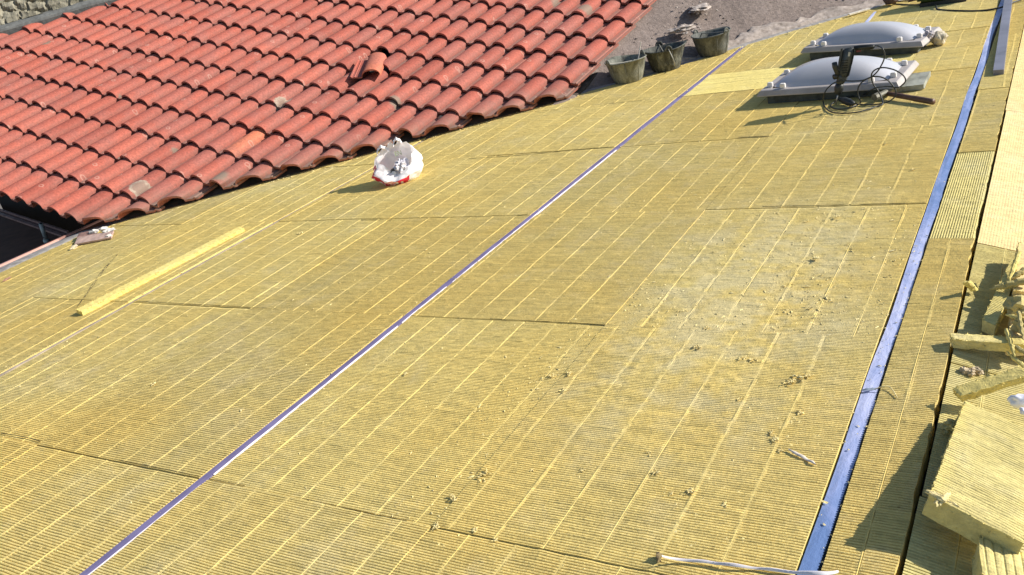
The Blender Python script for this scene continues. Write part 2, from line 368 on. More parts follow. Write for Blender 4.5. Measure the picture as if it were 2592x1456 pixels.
    sm = np.zeros(len(me.polygons), dtype=bool); me.polygons.foreach_set('use_smooth', sm)
    me.materials.append(mat or M_wool)
    o = bpy.data.objects.new(name, me); C.objects.link(o); o.parent = roof; o.location = Vector(org)
    if label: o['label'] = label
    return o

YJ = [0.27 + 1.2 * k for k in range(9)]           # cross joints: 0.27, 1.47, 2.67, 3.87, 5.07, 6.27, 7.47, 8.67, 9.87
YJ = [0.27, 1.468, 2.672, 3.866, 5.03, 6.215, 7.41, 8.61, 9.8]
COLS = [(-0.995, -0.515), (-1.505, -0.995)]
def lns(first, x0, x1, sp=0.152):
    L = []; x = first
    while x > x0 + 0.03: x -= sp
    while x < x1 - 0.02:
        if x > x0 + 0.02: L.append(x)
        x += sp
    return L
sd = 0
for j in range(len(YJ) - 1):
    y0, y1 = YJ[j], YJ[j + 1]
    for ci, (x0, x1) in enumerate([(-1.50, -0.515), (-2.455, -1.50), (-3.49, -2.505), (-4.455, -3.49), (-5.46, -4.50), (-6.46, -5.46)]):
        if xlim(y1) > x1 + 0.0 and xlim(y0) > x1: continue
        if y0 > 8 and x1 < -1.6: continue
        sd += 1; off = [0.0, 0.06, 0.02, 0.09, 0.05, 0.0, 0.08, 0.03][j]
        if ci == 1 and j == 5:                     # the board turned round beside the near skylight
            board(x0, x1, y0, y0 + 0.62, [y0 + .15, y0 + .30, y0 + .45], rot=True, mat=M_woolT, seed=sd, amp=0.002, label='paler board laid with its ribs turned the other way, left of the skylights')
            board(x0, x1, y0 + 0.62, y1, lns(x0 + .03, x0, x1), seed=sd); continue
        if ci == 0 and j == 5:
            board(x0, -0.93, y0, y0 + 0.62, [y0 + .15, y0 + .30, y0 + .45], rot=True, mat=M_woolT, seed=sd, amp=0.004, label='paler board with turned ribs between the two skylights')
            board(-0.93, x1, y0, y0 + 0.62, [-0.76, -0.61], seed=sd)
            board(x0, x1, y0 + 0.62, y1, lns(x0 + .05, x0, x1), seed=sd); continue
        first = {1: -0.987, 0: -0.914, 2: -0.899, 3: -0.984}.get(j, -0.95) if ci == 0 else (x1 - 0.06 - off)
        if ci == 1: first = {1: -1.562, 0: -1.604, 2: -1.517, 3: -1.55}.get(j, x1 - .06 - off)
        board(x0, x1 + (0.007 if abs(x1 + 2.505) < 1e-6 else 0), y0, y1, lns(first, x0, x1), seed=sd, zoff=0.0013 * ((sd * 7) % 5 - 2))
# narrow boards between the right-hand metal rib and the ridge
for (y0, y1, rot, ll, z) in [(0.3, 1.05, False, [-0.39], -0.002), (1.05, 3.485, False, [-0.386], 0.003), (3.485, 4.535, True, [3.587, 3.748, 3.902, 4.047, 4.196, 4.345], -0.003), (4.535, 5.66, False, [-0.456], 0.0), (5.66, 7.05, False, [-0.337], 0.002), (7.05, 9.8, False, [-0.40], 0.0)]:
    board(-0.464, -0.302, y0, y1, ll, rot=rot, amp=0.0055 if rot else 0.0046, period=0.0095 if rot else 0.0096, mat=M_wools if rot else M_wool, seed=int(y0 * 10), zoff=z, right_edge=-0.300 if y0 < 1 else -0.304,
          label='narrow board with its ribs turned the other way, right of the blue metal rib' if rot else None)
# boards of the slope beyond the ridge
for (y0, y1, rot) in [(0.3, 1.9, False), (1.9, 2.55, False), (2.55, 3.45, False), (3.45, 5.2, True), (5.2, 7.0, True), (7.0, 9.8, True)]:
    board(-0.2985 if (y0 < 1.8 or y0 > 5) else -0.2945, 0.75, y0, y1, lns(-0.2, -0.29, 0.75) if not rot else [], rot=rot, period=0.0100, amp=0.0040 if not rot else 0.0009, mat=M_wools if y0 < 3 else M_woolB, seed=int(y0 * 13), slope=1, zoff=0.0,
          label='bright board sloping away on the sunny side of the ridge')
# metal deck under everything
mesh_obj('metal_deck', [(-6.44, -1, -.075), (-0.297, -1, -.075), (-0.297, 10, -.075), (-1.0, 10, -.075), (-1.7, 8.75, -.075), (-3.1, 7.1, -.075), (-5.1, 5.17, -.075), (-6.44, 3.7, -.075), (0.76, -1, -.36), (0.76, 10, -.36)],
         [(0, 1, 2, 3, 4, 5, 6, 7), (1, 8, 9, 2)], M_deck, roof)

def rib_strip(name, xc, wd, y0, y1, mat, z=-0.008, lip=None, wob=0.002, kinks=(), label=None, step=0.05, rag=0.0):
    ys = np.arange(y0, y1 + step, step); V = []; F = []
    for i, y in enumerate(ys):
        dx = wob * float(snoise(np.array(y), np.array(xc * 3), 0.5, 21)) + sum(a * math.exp(-((y - yk) / s_) ** 2) for yk, a, s_ in kinks)
        dz = 0.0012 * float(snoise(np.array(y), np.array(xc), 0.18, 22)); l_ = xc - wd / 2 + dx; r_ = xc + wd / 2 + dx
        V += [(l_, y, z - .05), (l_, y, z + dz), (l_ + .004, y, z + dz), (xc + dx, y, z + 0.6 * dz + .0008), (r_ - .004, y, z + dz), (r_ + rag * max(0.0, 0.7 * float(snoise(np.array(y), np.array(xc + 5), 0.21, 23)) + 0.3 * float(snoise(np.array(y), np.array(xc + 5), 0.06, 24))), y, z + dz), (r_, y, z - .05)]
    for i in range(len(ys) - 1):
        for k in range(6): F.append((i * 7 + k, i * 7 + 7 + k, i * 7 + 8 + k, i * 7 + 1 + k))
    o = mesh_obj(name, V, [f[::-1] for f in F], mat, roof)
    if label: o['label'] = label
    return o
rib_strip('metal_rib', -0.4900, 0.040, 0.3, 9.8, M_blue, z=-0.004, step=0.02, rag=0.009, wob=0.0035, kinks=((2.75, 0.004, 0.2), (4.2, -0.003, 0.25), (5.6, -0.005, 0.3), (7.2, -0.012, 0.5)), label='blue metal rib running near the ridge')
rib_strip('metal_rib', -2.478, 0.034, 0.3, 7.80, M_violet, z=-0.001, label='violet blue metal rib running up the middle')
rib_strip('metal_rib', -4.478, 0.020, 0.3, 5.60, M_lav, z=-0.003, label='pale dusty metal rib near the tiled roof')
rib_strip('metal_rib', -3.475, 0.020, 5.66, 6.58, M_lav, z=0.001, label='short brownish metal rib near the buckets')
rib_strip('metal_rib', -1.508, 0.03, 7.7, 8.62, M_blue, z=0.002, label='short bluish metal rib behind the far skylight')
# white lip on the violet rib: its sunlit metal edge put into colour
def lip(x, segs, wd, h, mat, lab):
    V = []; F = []
    for (a, b) in segs:
        ys = np.arange(a, b, 0.03); n0 = len(V)
        for y in ys:
            e = 0.0015 * float(snoise(np.array(y), np.array(x), 0.05, 31)); f_ = min(1, (y - a) / .04, (b - y) / .04) if b - y > 0 else 0.3
            V += [(x - 0.001, y, -0.006), (x + e, y, h * max(f_, .3)), (x + wd + e, y, h * 0.8 * max(f_, .3)), (x + wd, y, -0.006)]
        m_ = len(ys)
        for i in range(m_ - 1):
            for k in range(3): F.append((n0 + i * 4 + k, n0 + i * 4 + k + 1, n0 + i * 4 + k + 5, n0 + i * 4 + k + 4))
    o = mesh_obj('lit_rib_edge', V, F, mat, roof); o['label'] = lab
lip(-2.4605, [(0.3, 1.46), (1.5, 2.58), (2.61, 2.98), (3.02, 5.0)], 0.0014, 0.0012, M_lip, 'white lip painting the sunlit right edge of the violet rib')

# grey flashing along the boundary with the other roofs
def strip_along(name, offs, zs, mat, y0, y1, parent, rough=0.004, step=0.06, seed=1):
    ys = np.arange(y0, y1, step); V = []; F = []; m_ = len(offs)
    for i, y in enumerate(ys):
        x = float(xlim(y)); t_ = Vector((float(xlim(y + .15) - xlim(y - .15)), 0.3, 0)).normalized(); nrm = Vector((-t_.y, t_.x, 0))
        for k in range(m_):
            e = rough * float(snoise(np.array(y + k), np.array(k * 1.7), 0.11, seed + k)); p = Vector((x, y, 0)) + nrm * (offs[k] + e); V.append((p.x, p.y, zs[k] + 0.5 * e))
    for i in range(len(ys) - 1):
        for k in range(m_ - 1): F.append((i * m_ + k, i * m_ + k + 1, (i + 1) * m_ + k + 1, (i + 1) * m_ + k))
    return mesh_obj(name, V, [f[::-1] for f in F], mat, parent)
strip_along('edge_flashing', [-0.03, 0.012, 0.05, 0.12, 0.2], [-0.012, 0.003, 0.006, 0.0, -0.03], M_flash, -0.9, 9.6, roof)
# crack and joints: dark strips laid on the boards, gap shade put into colour
def shade_strip(pts, wds, mat, name, parent, z=0.0028, lab=None):
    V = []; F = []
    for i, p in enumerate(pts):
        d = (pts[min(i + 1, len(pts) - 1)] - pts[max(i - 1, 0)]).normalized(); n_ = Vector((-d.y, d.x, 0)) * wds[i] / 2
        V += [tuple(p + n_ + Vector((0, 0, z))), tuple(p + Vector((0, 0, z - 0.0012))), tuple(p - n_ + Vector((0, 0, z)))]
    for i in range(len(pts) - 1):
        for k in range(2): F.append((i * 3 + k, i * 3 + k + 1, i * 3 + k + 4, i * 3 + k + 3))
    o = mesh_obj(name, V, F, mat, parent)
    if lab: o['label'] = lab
M_gap_shade = simple('gap', (0.10, 0.075, 0.02), 1.0, 0.3, 40)  # dark brown standing in for the shade inside gaps
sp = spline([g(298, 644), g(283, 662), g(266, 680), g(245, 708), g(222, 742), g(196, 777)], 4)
shade_strip(sp, [0.005 + 0.020 * math.sin(PI * i / (len(sp) - 1)) * (0.7 + 0.3 * math.sin(i * 1.9)) for i in range(len(sp))], M_gap_shade, 'cut', roof, lab='dark strip painting the shade of a diagonal cut in a board on the left')
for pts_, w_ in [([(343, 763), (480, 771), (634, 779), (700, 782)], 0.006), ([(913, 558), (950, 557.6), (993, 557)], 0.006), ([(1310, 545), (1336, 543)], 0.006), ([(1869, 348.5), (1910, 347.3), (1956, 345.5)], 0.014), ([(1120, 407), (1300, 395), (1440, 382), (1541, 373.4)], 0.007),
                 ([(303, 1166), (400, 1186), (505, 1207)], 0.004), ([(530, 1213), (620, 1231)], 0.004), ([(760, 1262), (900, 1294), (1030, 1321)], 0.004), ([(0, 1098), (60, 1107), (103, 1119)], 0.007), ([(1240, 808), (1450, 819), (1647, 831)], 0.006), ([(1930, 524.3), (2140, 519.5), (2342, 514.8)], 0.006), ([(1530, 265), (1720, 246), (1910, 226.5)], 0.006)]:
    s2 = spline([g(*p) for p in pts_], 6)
    shade_strip(s2, [w_ * 0.75 * (0.55 + 0.45 * abs(math.sin(i * 2.3))) for i in range(len(s2))], M_gap_shade, 'joint_shade', roof)  # flat strip painting the shade of a board joint

# ------------------------------------------------------------------ the tiled roof
troof = thing('tiled_roof', tuple(tw(0, 0, -0.06)), 'red clay tiled roof of roman tiles with lichen spots, beside the yellow roof', 'tiled roof')
def prof_samples():
    S = []
    for k in range(11):
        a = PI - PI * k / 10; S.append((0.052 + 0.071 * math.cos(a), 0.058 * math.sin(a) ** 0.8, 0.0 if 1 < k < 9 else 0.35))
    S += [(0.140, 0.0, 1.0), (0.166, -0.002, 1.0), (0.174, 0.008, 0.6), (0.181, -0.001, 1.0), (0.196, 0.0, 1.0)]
    return S
PS = prof_samples()
BASE = -0.046
def yb(c): return (c - 5.35) * 0.592 + 0.10                     # lower cut line in rows
def yt(c): return 5.55 + (c + 13.7) * 0.78               # upper left cut line in rows
def tile_mesh(cells, off_fn=None):
    V = []; F = []; UV = []; TI = []; LO = []
    TH = 0.019
    for (c, r, ti, dx, lift, yaw, up) in cells:
        n0 = len(V); ys = (0.0, 0.5, 1.16)
        tops = []; bad = []
        for s, (px, pz, low) in enumerate(PS):
            cc = c + px / CW; lo = max(r, yb(cc)) + up; hi = min(r + 1.16, yt(cc)) + up
            if hi < lo + 0.02: bad.append(s); hi = lo + 0.02
            for k in range(3):
                rr = lo + (hi - lo) * (0, 0.5, 1)[k]; f = (rr - r - up) / 1.16
                z = BASE + pz + (0.040 + lift) * (1 - f) + (0.0006 * math.sin(s * 3 + r * 5 + c))
                x = c * CW + px + dx + yaw * (f - 0.5) * 0.3
                cx_ = 1 - 0.05 * f
                zz = z
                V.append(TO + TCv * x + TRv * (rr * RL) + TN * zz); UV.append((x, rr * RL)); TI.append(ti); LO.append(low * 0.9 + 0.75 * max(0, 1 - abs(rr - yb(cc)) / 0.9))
        m_ = len(PS)
        nb = len(V)
        for s in range(m_):
            for k in range(3):
                p = V[n0 + s * 3 + k] - TN * TH; V.append(p); UV.append(UV[n0 + s * 3 + k]); TI.append(max(0, ti - 0.2)); LO.append(0.3)
        for s in range(m_ - 1):
            if s in bad and s + 1 in bad: continue
            for k in range(2):
                a = n0 + s * 3 + k; b = n0 + (s + 1) * 3 + k
                F.append((a, b, b + 1, a + 1)); a2 = nb + s * 3 + k; b2 = nb + (s + 1) * 3 + k; F.append((a2 + 1, b2 + 1, b2, a2))
            a = n0 + s * 3; b = n0 + (s + 1) * 3; a2 = nb + s * 3; b2 = nb + (s + 1) * 3
            F.append((a2, b2, b, a)); F.append((a + 2, b + 2, b2 + 2, a2 + 2))
        F.append((n0, n0 + 1, nb + 1, nb)); F.append((n0 + 1, n0 + 2, nb + 2, nb + 1))
        e = n0 + (m_ - 1) * 3; e2 = nb + (m_ - 1) * 3; F.append((e2, e2 + 1, e + 1, e)); F.append((e2 + 1, e2 + 2, e + 2, e + 1))
    return V, F, UV, TI, LO
def tile_obj(name, data, parent, mat=None, smooth=True):
    V, F, UV, TI, LO = data
    o = mesh_obj(name, V, F, mat or M_tile, parent); me = o.data
    a = me.attributes.new('tint', 'FLOAT', 'POINT'); a.data.foreach_set('value', np.array(TI, dtype=np.float32))
    a = me.attributes.new('low', 'FLOAT', 'POINT'); a.data.foreach_set('value', np.array(LO, dtype=np.float32))
    uv = me.uv_layers.new(name='plan'); li = np.zeros(len(me.loops), dtype=np.int32); me.loops.foreach_get('vertex_index', li)
    uv.data.foreach_set('uv', np.array(UV, dtype=np.float32)[li].ravel())
    me.polygons.foreach_set('use_smooth', np.ones(len(me.polygons), dtype=bool))
    bm = bmesh.new(); bm.from_mesh(me)
    for e in bm.edges:
        if len(e.link_faces) == 2 and e.calc_face_angle(0) > math.radians(48): e.smooth = False
    bm.to_mesh(me); bm.free()
    return o
cells = []
for r in range(0, 17):
    for c in range(-17, 18):
        if r + 1.1 < yb(c + 0.95) or r > yt(c + 0.5): continue
        if (c, r) == (8, 7): continue
        ti = min(0.88, max(0.0, random.gauss(0.5, 0.2)))
        if (c, r) == (7, 3): ti = 1.0
        if random.random() < 0.05: ti = 0.0
        up = 0.0
        if (c, r) == (9, 7): up = 0.25
        cells.append((c, r, ti, random.uniform(-.005, .005), random.uniform(-.004, .007), random.uniform(-.022, .022), up))
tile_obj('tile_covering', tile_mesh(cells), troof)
# battens and dark boarding under the tiles
q = [tw(-17, 0.6, -0.085), tw(5.9, 0.6, -0.085), tw(18.0, 7.85, -0.085), tw(18.0, 17, -0.085), tw(-17, 17, -0.085)]
mesh_obj('roof_boarding', [tuple(p) for p in q] + [tuple(p - Vector(TN) * 0.03) for p in q], [(0, 1, 2, 3, 4), (9, 8, 7, 6, 5)] + [(i, i + 5, (i + 1) % 5 + 5, (i + 1) % 5) for i in range(5)], simple('boarding', (0.10, 0.08, 0.065), 0.95, 0.5, 20), troof)
# mortar bedding closing the barrel ends along the eave, dark behind
ev = []
for r in range(1, 15):
    a = tw(-17 if True else 0, r - 0.03, -0.062); b = tw(min(18, 17.9), r - 0.03, -0.062)
# loose tile lying across the others above the gap
def loose_tile():
    o = Vector(tw(8.35, 6.78, 0.045)); ax = (Vector(gt(958, 130, 0.07)) - Vector(gt(941, 192, 0.07))); n_ = Vector(TN); ax = (ax - n_ * ax.dot(n_)).normalized(); nn = (n_ + ax * 0.10).normalized(); ax = (ax - nn * ax.dot(nn)).normalized(); sx = ax.cross(nn).normalized()
    base = Vector(gt(928, 196, 0.045)); V = []; F = []; UV = []; TI = []; LO = []; TH = 0.014
    S = [(-0.150, 0.0), (-0.147, 0.014), (-0.138, 0.012), (-0.134, 0.002), (-0.112, 0.001), (-0.109, 0.008), (-0.104, 0.001), (-0.046, 0.0)] + [(0.055 + 0.085 * math.cos(PI - PI * k / 10) - 0.012, 0.062 * math.sin(PI * k / 10) ** 0.8) for k in range(11)]
    for side in (0, 1):
        for (x, z) in S:
            for y in (0.0, 0.2, 0.40):
                V.append(tuple(base + sx * x + ax * y + nn * (z - side * TH + 0.01))); UV.append((x + 20, y)); TI.append(0.97 if x > -0.04 else 0.6); LO.append(0.0)
    m_ = len(S); nb = m_ * 3
    for s in range(m_ - 1):
        for k in range(2):
            a = s * 3 + k; b = a + 3; F.append((a, b, b + 1, a + 1)); F.append((nb + a + 1, nb + b + 1, nb + b, nb + a))
        a = s * 3; b = a + 3; F.append((nb + a, nb + b, b, a)); F.append((a + 2, b + 2, nb + b + 2, nb + a + 2))
    F += [(0, 1, nb + 1, nb), (1, 2, nb + 2, nb + 1)]; e = (m_ - 1) * 3; F += [(nb + e, nb + e + 1, e + 1, e), (nb + e + 1, nb + e + 2, e + 2, e + 1)]
    return V, F, UV, TI, LO
lt = tile_obj('roof_tile', loose_tile(), None)
tag(lt, 'loose orange red clay tile lying crooked over the gap in the tiled roof', 'roof tile')

# ------------------------------------------------------------------ concrete beside the tiles, curb, stone wall
def cz(x, y):
    p = Vector((x, y, 0)); c_, r_ = tcr(p); dz = (TN @ (np.array(tw(c_, r_, 0)) - np.array(p))) / TN[2] - 0.062; d = float(xlim(y)) - x
    if c_ < 17.9: return dz
    return min(dz, -0.05 if d < 0 else -0.035 + d * 0.36)
def conc():
    cs = np.arange(14, 75, 0.35); rs = np.arange(4, 34, 0.25); V = []; F = []; nc, nr = len(cs), len(rs)
    for c in cs:
        for r in rs:
            z = -0.062 + 0.010 * float(snoise(np.array(c), np.array(r), 2.2, 41)) + 0.006 * float(snoise(np.array(c), np.array(r), 0.7, 42))
            q_ = tw(c, r, z); V.append((q_.x, q_.y, min(q_.z, cz(q_.x, q_.y) + z + 0.062)))
    for i in range(nc - 1):
        for j in range(nr - 1):
            a = V[i * nr + j]
            if a[0] > float(xlim(a[1])) + 0.75: continue
            if cs[i] < 17.4 and rs[j] > 7.2: continue
            if cs[i] < 17.4: continue
            F.append((i * nr + j, (i + 1) * nr + j, (i + 1) * nr + j + 1, i * nr + j + 1))
    o = mesh_obj('concrete_roof', V, F, M_conc, None, True); tag(o, 'rough bare pinkish grey concrete slope behind the buckets', 'concrete slope', kind='structure')
conc()
# pale mortar band and white lath along the edge at the top
def mortar():
    V = []; F = []; ys = np.arange(6.9, 9.6, 0.02); m_ = 9
    for i, y in enumerate(ys):
        x = float(xlim(y)); t_ = Vector((float(xlim(y + .15) - xlim(y - .15)), 0.3, 0)).normalized(); nrm = Vector((-t_.y, t_.x, 0)); wd = 0.14 + 0.10 * float(snoise(np.array(y), np.array(3.0), 0.22, 51)) + 0.05 * float(snoise(np.array(y), np.array(1.0), 0.05, 52))
        for k in range(m_):
            p = Vector((x, y, 0)) + nrm * (0.05 + wd * 1.0 * k / (m_ - 1)); zz = cz(p.x, p.y) + 0.004 + (0.02 if 0 < k < m_ - 1 else -0.03) + 0.009 * float(snoise(np.array(y), np.array(k * .06), 0.04, 53)) + 0.015 * float(snoise(np.array(y), np.array(k * .06), 0.12, 54)); V.append((p.x, p.y, zz))
    for i in range(len(ys) - 1):
        for k in range(m_ - 1): F.append((i * m_ + k, (i + 1) * m_ + k, (i + 1) * m_ + k + 1, i * m_ + k + 1))
    o = mesh_obj('mortar_edging', V, [f[::-1] for f in F], simple('mortar', (0.36, 0.31, 0.28), 0.95, 0.6, 26, 0.006, dark=(0.15, 0.12, 0.10)), None, True)
    tag(o, 'pale crumbling mortar edging between the concrete and the yellow boards', 'mortar edging')
mortar()
a_, b_ = g(2148, 37, 0.02), g(2200, 22, 0.02)
d_ = (b_ - a_).normalized(); v_, f_ = box((a_ + b_) / 2, ((b_ - a_).length, 0.03, 0.012), (d_, Vector((-d_.y, d_.x, 0)), Vector((0, 0, 1))))
tag(mesh_obj('wood_lath', v_, f_, M_white), 'short white painted lath lying at the top edge of the yellow roof', 'lath')
for i, (u, v, s, lab) in enumerate([(1768, 22, 0.12, 'grey crumbled mortar heap with loose chips, farther up the concrete'), (1724, 74, 0.095, 'grey mortar lump lying alone on the concrete above the buckets')]):
    p = gt(u, v, -0.05); parts = [lump(p, (s * 1.25, s * 0.8, 0.028), i + 3, 3, 0.3, 2.2)]
    for k in range(16):
        a = random.uniform(0, 6.3); d = s * random.uniform(0.8, 1.9); qq = p + Vector((math.cos(a) * d, math.sin(a) * d * .7, 0)); c_, r_ = tcr(qq); dz = (TN @ (np.array(tw(c_, r_, 0)) - np.array(qq))) / TN[2]
        sz = random.uniform(.008, .022); parts.append(lump(qq + Vector((0, 0, dz - 0.052)), (sz, sz * .8, sz * .6), i * 30 + k, 1, 0.35))
    V, F = merge(parts); tag(mesh_obj('mortar_lump', V, F, simple('mortar_lump%d' % i, (0.42, 0.37, 0.33), 0.95, 0.5, 40, 0.006, dark=(0.2, .16, .14))), lab, 'mortar lump', 'mortar lumps on the concrete')
# scattered chips on the concrete
parts = []
for k in range(260):
    y = random.uniform(6.6, 9.5); x = float(xlim(y)) - abs(random.gauss(0, 0.45)) - 0.08; p = Vector((x, y, 0)); c_, r_ = tcr(p); dz = (TN @ (np.array(tw(c_, r_, 0)) - np.array(p))) / TN[2]
    c2, r2 = tcr(p + Vector((0, 0, dz)))
    if c2 < 18.1: continue
    s = random.uniform(.004, .014); parts.append(lump(p + Vector((0, 0, cz(p.x, p.y) + .004)), (s * 1.3, s, s * .6), k, 1, 0.35))
V, F = merge(parts); tag(mesh_obj('grit', V, F, simple('grit', (0.30, 0.25, 0.22), 0.95, 0.6, 20)), 'loose grit and chips scattered over the concrete', 'grit', kind='stuff')

# curb running along the far left side of the tiles
cu = [(c, 5.55 + (c + 13.7) * 0.78) for c in np.arange(-20, 4, 1.0)]
V = []; F = []
for i, (c, r) in enumerate(cu):
    for (dr, z) in ((-0.10, -0.08), (-0.06, 0.045), (0.0, 0.065), (0.26, 0.075), (0.60, 0.075), (0.62, -0.10)):
        p = tw(c, r + dr, z + 0.004 * math.sin(c * 2.1 + dr * 9)); V.append(tuple(p))
for i in range(len(cu) - 1):
    for k in range(5): F.append((i * 6 + k, (i + 1) * 6 + k, (i + 1) * 6 + k + 1, i * 6 + k + 1))
tag(mesh_obj('concrete_curb', V, F, M_curb, None, False), 'dark grey cement curb between the tiles and the rubble wall', 'curb')
# rubble wall behind the curb
def wall():
    p0 = np.array(tw(-22, 5.55 + (-22 + 13.7) * 0.78 + 0.6, 0.05)); p1 = np.array(tw(2, 5.55 + (2 + 13.7) * 0.78 + 0.6, 0.05)); L = np.linalg.norm(p1 - p0); t_ = (p1 - p0) / L
    up = np.array([-0.25, 0.25, 0.94]); up = up - t_ * (up @ t_); up /= np.linalg.norm(up); nrm = np.cross(t_, up); nrm *= (1 if nrm @ np.array([1, -1, 0.3]) > 0 else -1)
    us = np.arange(0, L, 0.02); vs = np.arange(0, 1.0, 0.02); U, W = np.meshgrid(us, vs, indexing='ij')
    rg = np.random.default_rng(5); cell = 0.17; D1 = np.full(U.shape, 9.0); D2 = np.full(U.shape, 9.0); H = np.zeros(U.shape); ang = np.zeros(U.shape)
    wu = U + 0.03 * snoise(U, W, 0.08, 61); ww = (W + 0.03 * snoise(U, W, 0.08, 62)) * 1.25
    for i in range(int(L / cell) + 2):
        for j in range(9):
            cx = (i + rg.uniform(.1, .9)) * cell; cy = (j + rg.uniform(.1, .9)) * cell; hh = rg.uniform(.3, 1); ta, tb = rg.uniform(-.35, .35, 2)
            d = np.hypot(wu - cx, ww - cy); m_ = d < D1; D2 = np.where(m_, D1, np.minimum(D2, d)); H = np.where(m_, hh + (wu - cx) * ta * 9 + (ww - cy) * tb * 9, H); D1 = np.where(m_, d, D1)
    e = np.clip((D2 - D1) / 0.03, 0, 1); Z = 0.05 * e * (0.5 + 0.5 * H) + 0.008 * snoise(U, W, 0.03, 63)
    P = p0[None, None] + U[..., None] * t_ + W[..., None] * up + Z[..., None] * nrm
    nu, nv = U.shape; V = P.reshape(-1, 3); I = np.arange(nu * nv).reshape(nu, nv); F = np.stack([I[:-1, :-1], I[1:, :-1], I[1:, 1:], I[:-1, 1:]], -1).reshape(-1, 4)
    back = np.array([p0, p1, p1 + up * 1.0, p0 + up * 1.0]) - nrm * 0.35; n0 = len(V); V = np.concatenate([V, back])
    F = F.tolist() + [(n0, n0 + 3, n0 + 2, n0 + 1), (int(I[0, -1]), int(I[-1, -1]), n0 + 2, n0 + 3)]
    tag(mesh_obj('rubble_wall', V, F, M_stone, None, False), 'olive grey rubble stone wall behind the tiled roof', 'stone wall')
wall()

# ------------------------------------------------------------------ gutter pit at the left
pz = -0.30
pan = thing('gutter_box', tuple(g(60, 600, pz)), 'dark brown sheet metal gutter box below the tile eave', 'gutter')
M_brown = simple('brown_sheet', (0.17, 0.088, 0.062), 0.8, 0.25, 8, 0.001, spec=0.1)
M_brown2 = simple('brown_trim', (0.34, 0.19, 0.17), 0.6, 0.25, 12, 0.001, spec=0.2)
e0 = g(-330, 425, pz); e1 = g(175, 594, pz); dd = (e1 - e0).normalized(); nn = Vector((-dd.y, dd.x, 0)); nn = nn if nn.y > 0 else -nn
x_in = -6.66
pts = [e0, e1, Vector((x_in, e1.y - 0.02, pz)), Vector((x_in, -1, pz)), Vector((e0.x, -1, pz))]
mesh_obj('gutter_floor', [tuple(p) for p in pts], [(0, 4, 3, 2, 1)], M_brown, pan)
parts = []
for (o_, h_, w2) in ((0.0, 0.02, 0.035), (0.05, 0.035, 0.02)):
    parts.append(box((e0 + e1) / 2 + nn * (o_ - 0.05) + Vector((0, 0, h_ / 2)), ((e1 - e0).length, w2, h_), (dd, nn, Vector((0, 0, 1)))))
V, F = merge(parts); mesh_obj('gutter_rim', V, F, M_brown2, pan)
V, F = box((x_in - 0.01, (e1.y - 1) / 2 , pz / 2 - 0.01), (0.012, e1.y + 1.0, -pz - 0.02)); mesh_obj('gutter_side', V, F, M_brown, pan)
V, F = box((x_in + 0.0, (e1.y - 1) / 2 + 0.0, -0.006), (0.022, e1.y + 1.0, 0.016)); mesh_obj('copper_edge', V, F, simple('copper', (0.72, 0.40, 0.33), 0.3, 0.1, 30, 0.0005, 0.6), pan)
# grey ledge between the copper edge and the yellow boards
mesh_obj('ledge_sheet', [(-6.655, -1, -.012), (-6.44, -1, -.008), (-6.44, 3.8, -.008), (-6.655, 3.62, -.012), (-6.655, -1, -.3), (-6.655, 3.62, -.3)], [(0, 1, 2, 3), (4, 0, 3, 5)], M_flash, pan)
# pipe stub
pb, ptp = g(120, 612, pz), g(103, 566, pz + 0.165)
pb = g(119, 613, -0.24); tp = gy(103, 566, pb.y - 0.005)
pipe = thing('pipe_stub', tuple(pb), 'short grey galvanised pipe stub standing in the brown gutter', 'pipe')
V, F = merge([tube([pb, pb + (tp - pb) * 0.14], 0.028, 14), tube([pb + (tp - pb) * 0.12, tp], 0.0185, 14, True)]); mesh_obj('pipe', V, F, simple('galv', (0.48, 0.52, 0.50), 0.5, 0.3, 20, 0.001, 0.2), pipe, True)
dv = (tp - pb).normalized(); hp = pb + (tp - pb) * 0.30 + Vector((0.33, -0.94, 0)).normalized() * 0.0178
V, F = tube([hp, hp + Vector((0.33, -0.94, 0)).normalized() * 0.002], 0.005, 10); mesh_obj('screw_hole', V, F, simple('black', (0.01, 0.01, 0.01), 0.8), pipe)
V, F = tube([tp, tp + dv * 0.0015], 0.013, 12); mesh_obj('pipe_bore', V, F, bpy.data.materials['black'], pipe)
M_black = bpy.data.materials['black']
# floor and house wall under the eave, its deep shade painted near-black
ew0, ew1 = tw(-17, 4.2, -0.12), tw(11.5, 4.2, -0.12)
V = [tuple(ew0), tuple(ew1), (ew1.x, ew1.y, -1.6), (ew0.x, ew0.y, -1.6)]
tag(mesh_obj('house_wall', V + [(x + -.1, y + .2, z) for x, y, z in V], [(0, 3, 2, 1), (4, 5, 6, 7)], simple('dark_wall', (0.022, 0.016, 0.013), 0.9)), 'wall under the tile eave, painted near-black for the shade there', 'wall')
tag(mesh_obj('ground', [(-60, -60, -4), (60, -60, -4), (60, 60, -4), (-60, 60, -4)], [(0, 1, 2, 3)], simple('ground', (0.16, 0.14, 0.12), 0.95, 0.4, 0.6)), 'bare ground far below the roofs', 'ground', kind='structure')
tag(mesh_obj('shaded_floor', [(-12, 0, -1.5), (-5.6, 0, -1.5), (-5.6, 5, -1.5), (-12, 5, -1.5)], [(0, 1, 2, 3)], simple('well', (0.012, 0.009, 0.008), 0.95)), 'floor sheet painted near-black for the deep shade between the two roofs', 'shaded floor', kind='structure')  # near-black colour stands in for the eave's shadow

